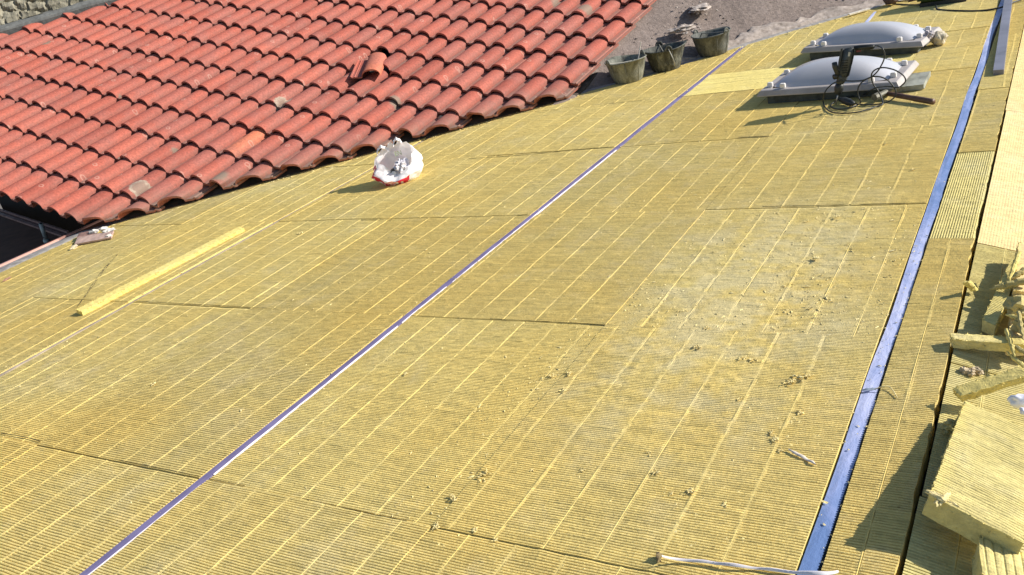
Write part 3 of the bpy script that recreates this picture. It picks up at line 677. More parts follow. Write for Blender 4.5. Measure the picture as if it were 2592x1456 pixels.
# ------------------------------------------------------------------ buckets
M_rub = []
def rubber(name, a, b, lv):
    t = NT(name); v = t.coord('Object'); n = t.noise(t.coord('Object', (1, 1, 0.35)), 24, 6, 0.75, 0.6); n2 = t.noise(v, 120, 4)
    col = t.ramp(n, [(0.36, b), (0.5, a), (0.64, lv)]); col = t.mix(1.0, col, t.ramp(n2, [(0.3, 0.75), (0.7, 1.2)]), 'MULTIPLY')
    return t.out(col, 0.75, t.bump(n, 0.5, 0.004), Specular_IOR_Level=0.4)
MB = [rubber('rubber_grey', (0.15, 0.155, 0.125), (0.085, 0.085, 0.07), (0.24, 0.24, 0.2)), rubber('rubber_dark', (0.055, 0.058, 0.05), (0.03, 0.032, 0.03), (0.17, 0.175, 0.15)), rubber('rubber_green', (0.085, 0.09, 0.08), (0.05, 0.052, 0.048), (0.15, 0.155, 0.14))]
M_wire = simple('wire', (0.32, 0.31, 0.27), 0.5, 0.2, 40, 0.0005, 0.3)
def bucket(base, rz, mat, label, hang, squash=0.0, tilt=0.0, s=1.05):
    bk = thing('bucket', tuple(base), label, 'bucket', 'rubber buckets lined up at the edge of the roof')
    def wob(a, i):
        if i in (4, 5, 6, 7):
            lip_ = 0.022 * max(0, math.cos(a - rz)) ** 14 ; return (squash * math.cos(2 * (a - rz - 0.4)) + lip_ , 0.004 * math.sin(2 * a + rz) + 0.006 * max(0, math.cos(a - rz)) ** 14)
        return (0, 0)
    H = 0.178 * s; prof = [(0.001, 0.004), (0.108 * s, 0.0), (0.114 * s, 0.006), (0.135 * s, 0.08), (0.158 * s, H - 0.012), (0.168 * s, H - 0.008), (0.170 * s, H), (0.163 * s, H + 0.002), (0.154 * s, H - 0.012), (0.128 * s, 0.075), (0.108 * s, 0.014), (0.001, 0.012)]
    V, F = lathe(prof, 48, base, wob); parts = [(V, F)]
    for k in range(8):                                  # moulded seams down the side
        a = k * PI / 4 + rz + 0.2; p = [Vector(base) + Vector((math.cos(a) * r_, math.sin(a) * r_, z_)) for r_, z_ in ((0.115 * s, 0.008), (0.1365 * s, 0.08), (0.158 * s, H - 0.014))]; parts.append(tube(p, 0.0028, 6))
    V, F = merge(parts); body = mesh_obj('bucket_body', V, F, mat, bk, True)
    ends = []
    for sgn in (0, PI):
        a = rz + PI / 2 + sgn; cdir = Vector((math.cos(a), math.sin(a), 0)); tdir = Vector((-cdir.y, cdir.x, 0)); c0 = Vector(base) + cdir * 0.162 * s + Vector((0, 0, H - 0.004))
        arc = [c0 + tdir * 0.028 * math.cos(t_) + Vector((0, 0, 0.034 * math.sin(t_))) for t_ in np.linspace(0, PI, 9)]
        V, F = tube(arc, 0.0075, 8); V2, F2 = box(c0 + Vector((0, 0, 0.012)), (0.05, 0.006, 0.02), (tdir, cdir, Vector((0, 0, 1)))); V, F = merge([(V, F), (V2, F2)])
        mesh_obj('handle_lug', V, F, mat, bk, True); ends.append(c0 + Vector((0, 0, 0.012)))
    mid = (ends[0] + ends[1]) / 2; span = (ends[1] - ends[0]) / 2; fall = Vector(hang[0]); L = hang[1]
    pts = [mid - span * math.cos(t_) + fall * L * math.sin(t_) for t_ in np.linspace(0, PI, 25)]
    V, F = tube(pts, 0.0038, 7); mesh_obj('wire_handle', V, F, M_wire, bk, True)
    return bk
b1 = g(1585, 203); b1.z = 0.0
bucket(tuple(g(1592, 205, .002)), 2.5, MB[0], 'light grey cement-stained rubber bucket with a stick in it, nearest the tiles', ((0.5, 0.75, -0.35), 0.11), 0.006)
bucket(tuple(g(1688, 175, .002)), 0.6, MB[1], 'black rubber bucket with its wire handle hanging down, middle one of the row', ((0.62, -0.52, -0.95), 0.16), 0.004)
bucket(tuple(g(1806, 137, .002)), 1.2, MB[2], 'dark green rubber bucket farthest from the tiled roof', ((-0.4, 0.75, -0.2), 0.12), 0.008)
s0 = g(1605, 200, .002) + Vector((.02, 0, .03)); s1 = gy(1622, 106, s0.y + .05)
V, F = tube([s0, s1], [0.007, 0.004], 6); tag(mesh_obj('wooden_stick', V, F, M_white), 'thin pale stick standing in the light grey bucket', 'stick')

# ------------------------------------------------------------------ skylights
def dome_mat():
    t = NT('opal_dome'); n = t.noise(t.coord('Object'), 6, 4)
    return t.out(t.ramp(n, [(0.3, (0.41, 0.41, 0.44)), (0.7, (0.46, 0.46, 0.49))]), 0.32, None, Subsurface_Weight=0.0, Specular_IOR_Level=0.5, Coat_Weight=0.3, Coat_Roughness=0.2)
M_dome = dome_mat()
M_frame = simple('frame_plastic', (0.36, 0.33, 0.32), 0.5, 0.18, 14, 0.001, dark=(0.26, 0.24, 0.23))
M_up = simple('upstand', (0.075, 0.085, 0.075), 0.7, 0.7, 22, 0.003, dark=(0.015, 0.015, 0.012))
M_cap = simple('bolt_cap', (0.66, 0.63, 0.61), 0.4, 0.05)
def skylight(NL, NR, FR, label, dh=0.15):
    NL, NR, FR = Vector(NL), Vector(NR), Vector(FR); ex = (NR - NL); W = ex.length; ex.normalize(); ey = FR - NR; ey = ey - ex * ey.dot(ex); D = ey.length; ey.normalize(); ez = ex.cross(ey)
    th = 0.036; cen = (NL + NR) / 2 + ey * D / 2 + ez * th; sk = thing('skylight', (cen.x, cen.y, 0), label, 'skylight', 'dome skylights')
    def rect(w_, d_, z): return [cen + ex * sx * w_ / 2 + ey * sy * d_ / 2 + ez * z for sx, sy in ((-1, -1), (1, -1), (1, 1), (-1, 1))]
    th = 0.036
    ring = [rect(W, D, -th), rect(W, D, -th + 0.006), rect(W - 0.03, D - 0.03, -0.004), rect(W - 0.04, D - 0.04, 0.0), rect(W - 0.15, D - 0.12, 0.001), rect(W - 0.16, D - 0.13, -0.012), rect(W - 0.05, D - 0.05, -th)]
    V = [p for r_ in ring for p in r_]; F = []
    for i in range(len(ring) - 1):
        for k in range(4): F.append((i * 4 + k, i * 4 + (k + 1) % 4, (i + 1) * 4 + (k + 1) % 4, (i + 1) * 4 + k))
    F += [(0 * 4 + (k + 1) % 4, k, 24 + k, 24 + (k + 1) % 4) for k in range(4)]
    mesh_obj('frame', V, F, M_frame, sk)
    dw, dd_ = (W - 0.135) / 2, (D - 0.12) / 2; V = []; F = []; n = 40; m_ = 14
    for i in range(m_ + 1):
        f = i / m_; rr = math.cos(f * PI / 2) if f < 1 else 0.0; zz = dh * (1 - rr ** 2.3) ** 0.92
        for k in range(n):
            a = 2 * PI * k / n; e_ = 2 / (6.5 - 4.2 * f); cx = abs(math.cos(a)) ** e_ * math.copysign(1, math.cos(a)); cy = abs(math.sin(a)) ** e_ * math.copysign(1, math.sin(a))
            V.append(cen + ex * cx * dw * rr + ey * cy * dd_ * rr + ez * (zz + 0.0005))
    for i in range(m_):
        for k in range(n): F.append((i * n + k, i * n + (k + 1) % n, (i + 1) * n + (k + 1) % n, (i + 1) * n + k))
    mesh_obj('dome', V, F, M_dome, sk, True)
    a = rect(W - 0.10, D - 0.10, -th + 0.001); b = [Vector((p.x, p.y, 0.001)) for p in rect(W - 0.10, D - 0.10, 0)]
    V = a + b; F = [(k, (k + 1) % 4, 4 + (k + 1) % 4, 4 + k) for k in range(4)]; mesh_obj('upstand', V, [f[::-1] for f in F], M_up, sk)
    ix, iy = W / 2 - 0.05, D / 2 - 0.045
    for (x, y) in ((-ix + 0.01, -iy + 0.055), (-ix + 0.015, iy - 0.09), (-ix + 0.11, -iy + 0.005), (ix - 0.01, -iy + 0.09), (ix - 0.01, iy - 0.09), (ix - 0.12, -iy + 0.005), (-ix + 0.11, iy), (ix - 0.12, iy)):
        V, F = box(cen + ex * x + ey * y + ez * 0.015, (0.034, 0.030, 0.032), (ex, ey, ez)); bm = bmesh.new(); vs = [bm.verts.new(p) for p in V]; [bm.faces.new([vs[i] for i in f]) for f in F]; bmesh.ops.bevel(bm, geom=bm.edges[:], offset=0.004, segments=2, affect='EDGES')
        from_bm('bolt_cap', bm, M_cap, sk)
    return cen, ex, ey, ez
def L3(u, v, z): return tuple(g(u, v, z))
skylight(L3(1916, 246, 0.064), L3(2276, 224, 0.050), L3(2303, 166, 0.050), 'near dome skylight with a hammer drill leaning on its front', 0.115)
skylight(L3(2026.5, 135.5, 0.078), L3(2336, 119, 0.050), L3(2361, 80, 0.050), 'far dome skylight with a pale stone beside its right corner', 0.108)

# ------------------------------------------------------------------ hammer drill with its cord
M_dark = simple('drill_black', (0.022, 0.026, 0.028), 0.5, 0.4, 40, 0.001)
M_dgrey = simple('drill_grey', (0.055, 0.065, 0.07), 0.45, 0.35, 40, 0.001)
M_steel = simple('steel', (0.42, 0.41, 0.39), 0.35, 0.3, 40, 0.0005, 0.7)
M_red = simple('drill_red', (0.18, 0.03, 0.035), 0.45)
PYT = g(2116, 266).y - 0.02
def pl(u, v, dy=0.0):                                    # drill stands in an upright plane leaning back on the dome
    z0 = gy(u, v, PYT).z; return gy(u, v, PYT + 0.10 * max(0, z0) + dy)
s_ = 7.2344
def dp(x, y, dy=0.0): return pl(2080 + x / s_, 100 + y / s_, dy)
dr = thing('hammer_drill', tuple(g(2118, 266)), 'black corded hammer drill standing on its bit against the near skylight', 'hammer drill')
def extr(pts, th, dy=0.0):
    A = [dp(x, y, dy - th / 2) for x, y in pts]; B = [dp(x, y, dy + th / 2) for x, y in pts]; n = len(pts)
    return A + B, [tuple(range(n))[::-1], tuple(range(n, 2 * n))] + [(k, (k + 1) % n, n + (k + 1) % n, n + k) for k in range(n)]
def bev(VF, off=0.006):
    bm = bmesh.new(); vs = [bm.verts.new(p) for p in VF[0]]
    for f in VF[1]:
        try: bm.faces.new([vs[i] for i in f])
        except ValueError: pass
    bmesh.ops.recalc_face_normals(bm, faces=bm.faces); bmesh.ops.bevel(bm, geom=bm.edges[:], offset=off, segments=2, affect='EDGES', clamp_overlap=True); return bm
from_bm('motor_housing', bev(extr([(395, 175), (470, 155), (560, 135), (600, 165), (598, 260), (560, 420), (520, 560), (470, 690), (350, 700), (320, 600), (318, 480), (350, 330)], 0.075)), M_dgrey, dr, True)
body = dr.children[-1] if dr.children else None
V, F = merge([extr([(350, 170), (385, 165), (375, 260), (345, 420), (318, 560), (296, 540), (300, 430), (325, 300)], 0.085), extr([(600, 150), (615, 165), (600, 260), (565, 420), (505, 660), (470, 690), (540, 500), (575, 330)], 0.085)]); mesh_obj('side_cover', V, F, M_dark, dr)
bm = bev(extr([(480, 225), (540, 225), (520, 320), (468, 320)], 0.078), 0.003); from_bm('rating_plate', bm, M_steel, dr)
for k in range(6):
    y = 380 + k * 46; V, F = extr([(365, y), (490 - k * 5, y - 6), (488 - k * 5, y + 8), (363, y + 14)], 0.080); mesh_obj('vent_slot', V, F, M_black, dr)
from_bm('rear_handle', bev(extr([(560, 130), (700, 105), (930, 90), (985, 110), (975, 165), (900, 190), (700, 195), (600, 210), (575, 180)], 0.045), 0.008), M_dark, dr, True)
V, F = extr([(620, 190), (720, 190), (715, 225), (640, 235)], 0.03); mesh_obj('trigger', V, F, M_red, dr)
V, F = tube([dp(232, 425, -.05), dp(245, 500, -.045), dp(280, 600, -.03), dp(330, 690, -.01)], [0.0155, 0.017, 0.0145, 0.013], 12); mesh_obj('side_handle', V, F, M_dark, dr, True)
V, F = tube([dp(225, 690, -.03), dp(330, 650, 0.0)], [0.017, 0.015], 12); mesh_obj('depth_clamp', V, F, M_dark, dr, True)
V, F = tube([dp(385, 640), dp(372, 700), dp(345, 760), dp(318, 810)], [0.034, 0.032, 0.026, 0.022], 16); mesh_obj('gearbox', V, F, M_dgrey, dr, True)
V, F = tube([dp(330, 800), dp(322, 850), dp(312, 910), dp(300, 985), dp(294, 1010)], [0.019, 0.026, 0.027, 0.020, 0.009], 18); mesh_obj('chuck', V, F, M_dark, dr, True)
V, F = tube([dp(294, 1000), dp(268, 1125), Vector(g(2116, 266, 0.0))], [0.0042, 0.004, 0.0025], 8); mesh_obj('drill_bit', V, F, M_steel, dr, True)
CY = PYT - 0.03
def cp(x, y, lift=0.0):
    u, v = 2080 + x / s_, 100 + y / s_; q_ = g(u, v, 0.006)
    if q_.y <= CY - 0.0: return q_
    return gy(u, v, CY - lift)
path = [dp(965, 112), dp(1050, 125), cp(1110, 165), cp(1150, 260), cp(1135, 380), cp(1060, 530), cp(990, 620), cp(915, 682), cp(780, 750), cp(690, 840), cp(660, 950), cp(675, 1050), cp(700, 1110), g(2080 + 705 / s_, 100 + 1165 / s_, .006), g(2080 + 600 / s_, 100 + 1218 / s_, .006), g(2080 + 450 / s_, 100 + 1265 / s_, .006), g(2080 + 290 / s_, 100 + 1275 / s_, .006), g(2080 + 175 / s_, 100 + 1235 / s_, .006), g(2080 + 190 / s_, 100 + 1175 / s_, .006), g(2080 + 330 / s_, 100 + 1090 / s_, .012), g(2080 + 520 / s_, 100 + 1045 / s_, .012), g(2080 + 760 / s_, 100 + 1015 / s_, .012),
        cp(960, 900), cp(1180, 860), cp(1390, 880), cp(1480, 830), cp(1535, 760), cp(1510, 680), cp(1430, 610), cp(1300, 548), cp(1130, 516), cp(1000, 545), cp(925, 610), cp(910, 700), cp(950, 830), cp(1030, 940), cp(1095, 1070), g(2080 + 1112 / s_, 100 + 1185 / s_, .008), g(2080 + 1000 / s_, 100 + 1225 / s_, .006), g(2080 + 850 / s_, 100 + 1280 / s_, .006), g(2080 + 640 / s_, 100 + 1335 / s_, .006), g(2080 + 400 / s_, 100 + 1352 / s_, .006), g(2080 + 200 / s_, 100 + 1335 / s_, .006), g(2080 + 80 / s_, 100 + 1265 / s_, .006), g(2080 + 28 / s_, 100 + 1150 / s_, .008),
        cp(38, 1020), cp(110, 890), cp(240, 790), cp(380, 760), cp(560, 762), cp(750, 750), cp(915, 688), cp(1060, 684), cp(1200, 740), cp(1300, 845), cp(1360, 960), cp(1330, 1060), g(2080 + 1200 / s_, 100 + 1150 / s_, .008), g(2080 + 1000 / s_, 100 + 1190 / s_, .006), g(2080 + 800 / s_, 100 + 1196 / s_, .006), g(2080 + 600 / s_, 100 + 1175 / s_, .012)]
V, F = tube(spline(path, 7), 0.0042, 8); mesh_obj('power_cord', V, F, M_dark, dr, True)
pe = [g(2080 + x / s_, 100 + y / s_, .024) for x, y in ((600, 1175), (560, 1170), (500, 1150), (420, 1120), (370, 1105), (340, 1100))]
V, F = tube(pe, [0.008, 0.016, 0.023, 0.022, 0.015, 0.014], 12); mesh_obj('plug', V, F, M_dark, dr, True)

# ------------------------------------------------------------------ things round the skylights
def slabf(A, B, D, th, rough=0.0, nx=1, ny=1, seed=0, rib=0.0, period=0.0096, alongAB=False, fresh_top=0.0):
    """slab by three top corners (near-left, far-left, near-right); ribs run from A towards D unless alongAB"""
    A, B, D = Vector(A), Vector(B), Vector(D); ex = D - A; ey = B - A; n_ = ex.cross(ey).normalized(); Lx, Ly = ex.length, ey.length
    ys = [0.0, 1.0]; xs = list(np.linspace(0, 1, max(2, nx + 1))); ys = list(np.linspace(0, 1, max(2, ny + 1))); fr = []
    if rib:
        Lr = Lx if alongAB else Ly; k = int(Lr / period); arr = sorted([((i + p) * period) / Lr for i in range(k) for p in (0, .34, .52, .70)] + [1.0])
        if alongAB: xs = arr; ys = list(np.linspace(0, 1, max(2, int(Ly / .03))))
        else: ys = arr; xs = list(np.linspace(0, 1, max(2, int(Lx / .03))))
    V = []; F = []; FR = []; nX, nY = len(xs), len(ys)
    for i, x in enumerate(xs):
        for j, y in enumerate(ys):
            d = x * Lx if alongAB else y * Ly; f = (d / period) % 1 if rib else 0
            gz = -rib * max(0, 1 - abs(f - 0.52) / 0.22) if rib and 0.3 < f < 0.75 else 0
            e = rough * noise.noise(Vector((x * Lx * 45 + seed, y * Ly * 45, seed))); edge = i in (0, nX - 1) or j in (0, nY - 1)
            p = A + ex * x + ey * y + n_ * (gz * (0.6 + 0.5 * noise.noise(Vector((x * Lx * 12, y * Ly * 12, seed)))) + e * 0.6 - (0.35 * rough if edge else 0))
            if edge: p += ex.normalized() * e * (1 if i in (0, nX - 1) else 0) + ey.normalized() * e * (1 if j in (0, nY - 1) else 0)
            V.append(p); FR.append(0.5 if edge else fresh_top)
    for i in range(nX - 1):
        for j in range(nY - 1): a = i * nY + j; F.append((a, a + nY, a + nY + 1, a + 1))
    ring = [i * nY for i in range(nX)] + [(nX - 1) * nY + j for j in range(1, nY)] + [i * nY + nY - 1 for i in range(nX - 2, -1, -1)] + [j for j in range(nY - 2, 0, -1)]
    rows = 4 if rough else 1; prev = ring
    for r_ in range(1, rows + 1):
        cur = []
        for q_, ri in enumerate(ring):
            p = V[ri] - n_ * th * r_ / rows + Vector([rough * 0.8 * noise.noise(Vector(V[ri]) * 60 + Vector((r_, seed, k_ * 3))) for k_ in range(3)]); cur.append(len(V)); V.append(p); FR.append(0.15)
        for q_ in range(len(ring)): a, b = q_, (q_ + 1) % len(ring); F.append((prev[a], cur[a], cur[b], prev[b]))
        prev = cur
    F.append(tuple(prev)[::-1]); return V, F, FR
def wool_slab(name, label, cat, args, mat, group=None, **k):
    V, F, FR = slabf(*args, **k)
    A_, B_, D_ = [Vector(q_) for q_ in args]; rg = random.Random(k.get('seed', 0) + 77); C_ = B_ + D_ - A_; nn_ = (D_ - A_).cross(B_ - A_).normalized(); th_ = k.get('th', .04)
    for (p_, q_) in ((A_, B_), (A_, D_), (B_, C_), (D_, C_)):                       # frayed fibres along the edges
        for _ in range(int((q_ - p_).length * 260)):
            c_ = p_ + (q_ - p_) * rg.random() - nn_ * (rg.random() ** 2 * th_); d_ = Vector((rg.gauss(0, 1), rg.gauss(0, 1), rg.gauss(.2, .7))).normalized() * rg.uniform(.003, .010); w_ = d_.cross(Vector((rg.gauss(0, 1), rg.gauss(0, 1), rg.gauss(0, 1)))).normalized() * rg.uniform(.0006, .0022)
            n0 = len(V); V += [c_ - w_ - d_ * .3, c_ + w_ - d_ * .3, c_ + d_ + w_ * .4, c_ + d_ * .5 - w_ * 1.4]; F.append((n0, n0 + 1, n0 + 2, n0 + 3)); FR += [0.5] * 4
    o = mesh_obj(name, V, F, mat)
    a = o.data.attributes.new('fresh', 'FLOAT', 'POINT'); a.data.foreach_set('value', np.array(FR, dtype=np.float32)); return tag(o, label, cat, group)
V, F, _ = slabf(g(2262, 222, .034), g(2282, 189, .034), g(2338, 213, .034), 0.031, rough=0.003, nx=14, ny=6)
tag(mesh_obj('cement_slab', V, F, simple('grey_slab', (0.27, 0.28, 0.24), 0.9, 0.35, 18, 0.003)), 'flat grey cement slab offcut sticking out from under the near skylight', 'cement slab')
hm = thing('hammer', tuple(g(2290, 245)), 'club hammer with a reddish brown wooden handle lying in front of the near skylight', 'hammer')
V, F = tube(spline([g(2238, 236, .03), g(2262, 240, .026), g(2300, 247, .022), g(2340, 254, .020), g(2362, 258, .02)], 5), [0.014] * 6 + [0.0155] * 6 + [0.017] * 9, 10)
mesh_obj('handle', V, F, simple('handle_wood', (0.11, 0.05, 0.03), 0.55, 0.5, 30, 0.002, dark=(0.05, 0.03, 0.02)), hm, True)
a_, b_ = g(2213, 247, .034), g(2262, 224, .04); V, F = tube([a_, a_ + (b_ - a_) * .22, a_ + (b_ - a_) * .3, a_ + (b_ - a_) * .7, b_], [0.022, 0.022, 0.017, 0.017, 0.021], 8)
mesh_obj('head', V, F, simple('head_steel', (0.20, 0.19, 0.15), 0.55, 0.4, 40, 0.001, 0.3), hm)
V, F = merge([lump(g(2372, 96, .05), (0.062, 0.045, 0.045), 4, 3, 0.22, 1.5, 0.0), lump(g(2381, 99, .045), (0.04, 0.045, 0.045), 9, 3, 0.2, 1.3, 0.0)]); tag(mesh_obj('stone', V, F, simple('pale_stone', (0.56, 0.49, 0.36), 0.95, 0.35, 30, 0.006)), 'pale beige angular stone right of the far skylight', 'stone')
V, F = lump(g(2352, 88, .085), (0.045, 0.03, 0.03), 14, 3, 0.25, 1.5, 0.0); tag(mesh_obj('stone', V, F, simple('grey_stone', (0.45, 0.41, 0.42), 0.95, 0.35, 30, 0.006)), 'smaller greyish stone lying against the far skylight frame', 'stone')
# grey metal bar at the top right
A = g(2514, 178, .032); D = g(2541, 176, .032); B = A + Vector((-0.112, 3.6, 0))
V, F, _ = slabf(A, B, D, 0.030, rough=0.0, nx=3, ny=30); tag(mesh_obj('metal_bar', V, F, simple('grey_bar', (0.22, 0.22, 0.27), 0.45, 0.25, 9, 0.001, 0.2)), 'long flat grey metal bar lying beside the blue rib at the top right', 'metal bar')
# green tool case at the very top with its black cable
p = g(2385, 14, 0); cs = thing('tool_case', (p.x, p.y + 0.12, 0), 'dark green rounded tool case at the very top of the roof', 'tool case')
V, F = box((p.x, p.y + .13, .11), (0.40, 0.24, 0.19)); from_bm('case_shell', bev((V, F), 0.035), simple('green_plastic', (0.045, 0.075, 0.02), 0.45, 0.2, 12, 0.001), cs, True)
V, F = box((p.x, p.y + .13, .018), (0.36, 0.21, 0.034)); mesh_obj('case_foot', V, F, M_dark, cs)
V, F = tube(spline([Vector((p.x - .09, p.y + .13, .2)), Vector((p.x - .08, p.y + .13, .25)), Vector((p.x + .08, p.y + .13, .25)), Vector((p.x + .09, p.y + .13, .2))], 5), 0.012, 8); mesh_obj('carry_handle', V, F, M_dark, cs, True)
cpth = [g(2600, -6, .02), g(2560, 8, .015), g(2530, 20, .012), g(2480, 27.5, .006), g(2420, 27, .006), g(2375, 24, .006), g(2370, 17, .02), g(2362, 12, .02), g(2320, 13, .006), g(2285, 12, .006), g(2262, 9, .006), g(2275, 4, .006), g(2320, 1, .006), g(2345, -4, .006)]
V, F = tube(spline(cpth, 6), 0.007, 8); tag(mesh_obj('power_cable', V, F, M_dark, None, True), 'thick black cable snaking across the top of the yellow roof', 'cable')
V, F = merge([lump(g(2255, 0, .05), (0.10, 0.05, 0.04), 5, 2, 0.2, 1.5, 0.0), tube([g(2300, 3, .03), g(2334, -6, .05)], 0.012, 6)]); tag(mesh_obj('work_glove', V, F, simple('glove', (0.10, 0.06, 0.045), 0.9)), 'crumpled dark brown work glove beside the tool case', 'glove')

# ------------------------------------------------------------------ plastic bag
def bag():
    base = g(1013, 458); base.z = 0.0; bo = thing('plastic_bag', tuple(base), 'white plastic carrier bag with a red print standing open on the yellow boards', 'plastic bag')
    vd = Vector((-base.x, -base.y, 0)).normalized(); rt = Vector((-vd.y, vd.x, 0))                    # towards the camera / to the right
    if rt.x < 0: rt = -rt
    n = 48; m_ = 18; V = []; MI = []
    for i in range(m_ + 1):
        f = i / m_
        for k in range(n):
            a = 2 * PI * k / n; ca, sa = math.cos(a), math.sin(a)
            rad = 0.108 + 0.058 * math.sin(min(1, f * 1.55) * PI * 0.62) - 0.055 * max(0, f - 0.55) / 0.45
            side = ca                                                                                  # along rt
            hgt = 0.195 + 0.055 * max(0, -sa) ** 1 - 0.115 * max(0, sa) ** 1.2 + 0.015 * ca               # front is low, back high (sa>0 is towards the camera)
            cr = noise.noise(Vector((ca * 2.0, sa * 2.0, f * 2.0)) * 1.3) * 0.030 * (0.4 + f) + noise.noise(Vector((ca * 4, sa * 4, f * 5))) * 0.016
            rad += cr + 0.024 * max(0, ca) ** 2 * (1 - f) + 0.012 * max(0, -ca) ** 2 * f
            zz = hgt * f ** 0.9 + 0.018 * noise.noise(Vector((ca * 3.3, sa * 3.3, 7 + f))) * f * 1.6
            sway = 0.02 * f
            p = base + rt * (ca * rad * 1.02 + sway) + vd * (sa * rad * 0.80 - 0.01 * f) + Vector((0, 0, max(0.002, zz)))
            V.append(p)
    V = [p + (Vector((RNG.uniform(-.0022, .0022), RNG.uniform(-.0022, .0022), RNG.uniform(-.002, .002))) if i_ >= n else Vector((0, 0, 0))) for i_, p in enumerate(V)]
    F = []
    for i in range(m_):
        for k in range(n):
            a, b, c_, d_ = i * n + k, i * n + (k + 1) % n, (i + 1) * n + (k + 1) % n, (i + 1) * n + k
            F += [(a, b, c_), (a, c_, d_)] if (i * 7 + k * 3) % 2 else [(a, b, d_), (b, c_, d_)]
    F.append(tuple(range(n))[::-1])
    wh = NT('bag_white'); wn = wh.noise(wh.coord('Object'), 16, 3); white = wh.out(wh.ramp(wn, [(0.3, (0.88, 0.87, 0.88)), (0.6, (0.94, 0.93, 0.94))]), 0.28, wh.bump(wn, 0.5, 0.01), Transmission_Weight=0.0, Specular_IOR_Level=0.6)
    tr = wh.n('ShaderNodeBsdfTranslucent'); tr.inputs[0].default_value = (0.9, 0.88, 0.92, 1); mx = wh.n('ShaderNodeMixShader'); mx.inputs[0].default_value = 0.25
    wh.l(wh.b.outputs[0], mx.inputs[1]); wh.l(tr.outputs[0], mx.inputs[2]); wh.l(mx.outputs[0], wh.t.nodes['Material Output'].inputs[0])
    red = simple('bag_red', (0.62, 0.02, 0.06), 0.3, 0.15, 20, 0.001)
    o = mesh_obj('bag_film', V, F, [white, red, simple('bag_green', (0.36, 0.46, 0.22), 0.4)], bo, True)
    me = o.data
    def mark(f, sa_ang):
        return 0
    for pi_, pf in enumerate(me.polygons):
        if pi_ >= 2 * m_ * n: continue
        i, k = divmod(pi_ // 2, n); f = (i + .5) / m_; a = math.degrees(2 * PI * (k + .5) / n); h_ = noise.noise(Vector((a * .05, f * 6, 2))) * 0.06
        # a from 0 (right) over 90 (camera) to 180 (left)
        redz = (66 < a < 200) and f < 0.46 + 0.30 * max(0, (a - 130) / 60) + h_
        if redz:
            w1 = abs(math.hypot((a - 115) / 20, (f - 0.2) / 0.16) - 0.75) < 0.26            # white round letter fragment
            w2 = 82 < a < 88 and f < 0.25
            w3 = (abs(a - 150 - f * 60) < 3.5)
            if not (w1 or w2 or w3): pf.material_index = 1
    # inner back wall print and crumpled contents
    V2, F2 = lump(base + vd * 0.025 + rt * 0.035 + Vector((0, 0, 0.085)), (0.065, 0.05, 0.06), 3, 4, 0.32, 2.6); mesh_obj('crumpled_paper', V2, F2, simple('grey_paper', (0.62, 0.60, 0.66), 0.6, 0.3, 30, 0.004), bo)
    V2, F2 = lump(base + vd * 0.02 - rt * 0.025 + Vector((0, 0, 0.07)), (0.05, 0.04, 0.03), 8, 3, 0.3, 2); mesh_obj('wrapper', V2, F2, simple('dark_wrap', (0.10, 0.10, 0.09), 0.5), bo)
    # crumpled handle loops on the back rim
    for (x0, x1, h0) in ((-0.105, -0.02, 0.235), (0.02, 0.085, 0.262)):
        pts = [base + rt * (x0 + (x1 - x0) * t_) - vd * (0.085 + 0.02 * math.sin(t_ * 9)) + Vector((0, 0, h0 - .02 + 0.045 * math.sin(PI * t_))) for t_ in np.linspace(0, 1, 9)]
        V2 = []; 
        for q_, p_ in enumerate(pts): V2 += [p_ + vd * 0.012 + Vector((0, 0, -.018)), p_ + Vector((0, 0, .006 * math.sin(q_ * 2))), p_ - vd * 0.014 + Vector((0, 0, -.01))]
        F2 = [(q_ * 3 + k, q_ * 3 + k + 1, q_ * 3 + k + 4, q_ * 3 + k + 3) for q_ in range(8) for k in range(2)]; mesh_obj('bag_handle', V2, F2, white, bo, True)
    # small green letters printed on the back wall
    cu_ = bpy.data.curves.new('t', 'FONT'); cu_.body = 'EN'; cu_.size = 0.045; cu_.extrude = 0.0006; to = bpy.data.objects.new('t', cu_); C.objects.link(to)
    bpy.context.view_layer.update(); dg = bpy.context.evaluated_depsgraph_get(); tm = bpy.data.meshes.new_from_object(to.evaluated_get(dg)); bpy.data.objects.remove(to)
    up = (Vector((0, 0, 1)) * 0.93 - vd * 0.1).normalized(); o3 = base - vd * 0.052 + rt * 0.012 + Vector((0, 0, 0.165)); VV = [o3 + rt * v.co.x * 0.9 + up * v.co.y + vd * (0.004 + v.co.z) for v in tm.vertices]; FF = [tuple(p_.vertices) for p_ in tm.polygons]
    mesh_obj('green_print', VV, FF, me.materials[2], bo)
bag()

# ------------------------------------------------------------------ left side: offcut strip and broken tile
wool_slab('wool_strip', 'long bright yellow mineral wool offcut strip lying alone on the left', 'insulation offcut', (g(192, 783, .034), g(603, 574, .030), g(206, 789, .026)), M_woolc, None, th=0.030, rough=0.0035, nx=5, ny=120, seed=3, fresh_top=0.2)
bt = thing('broken_tile', tuple(g(235, 600)), 'broken pinkish tile fragment with white mortar lumps at the left edge', 'broken tile')
V, F, _ = slabf(g(188, 618, .018), g(196, 601, .030), g(281, 600, .018), 0.012, rough=0.004, nx=14, ny=4, seed=4); mesh_obj('tile_fragment', V, F, simple('pink_tile', (0.46, 0.32, 0.27), 0.85, 0.35, 26, 0.003), bt)
V, F, _ = slabf(g(193, 602, .03), g(200, 590, .034), g(240, 592, .03), 0.012, rough=0.004, nx=8, ny=3, seed=7); mesh_obj('second_fragment', V, F, simple('brown_tile', (0.30, 0.17, 0.14), 0.85, 0.4, 26, 0.003), bt)
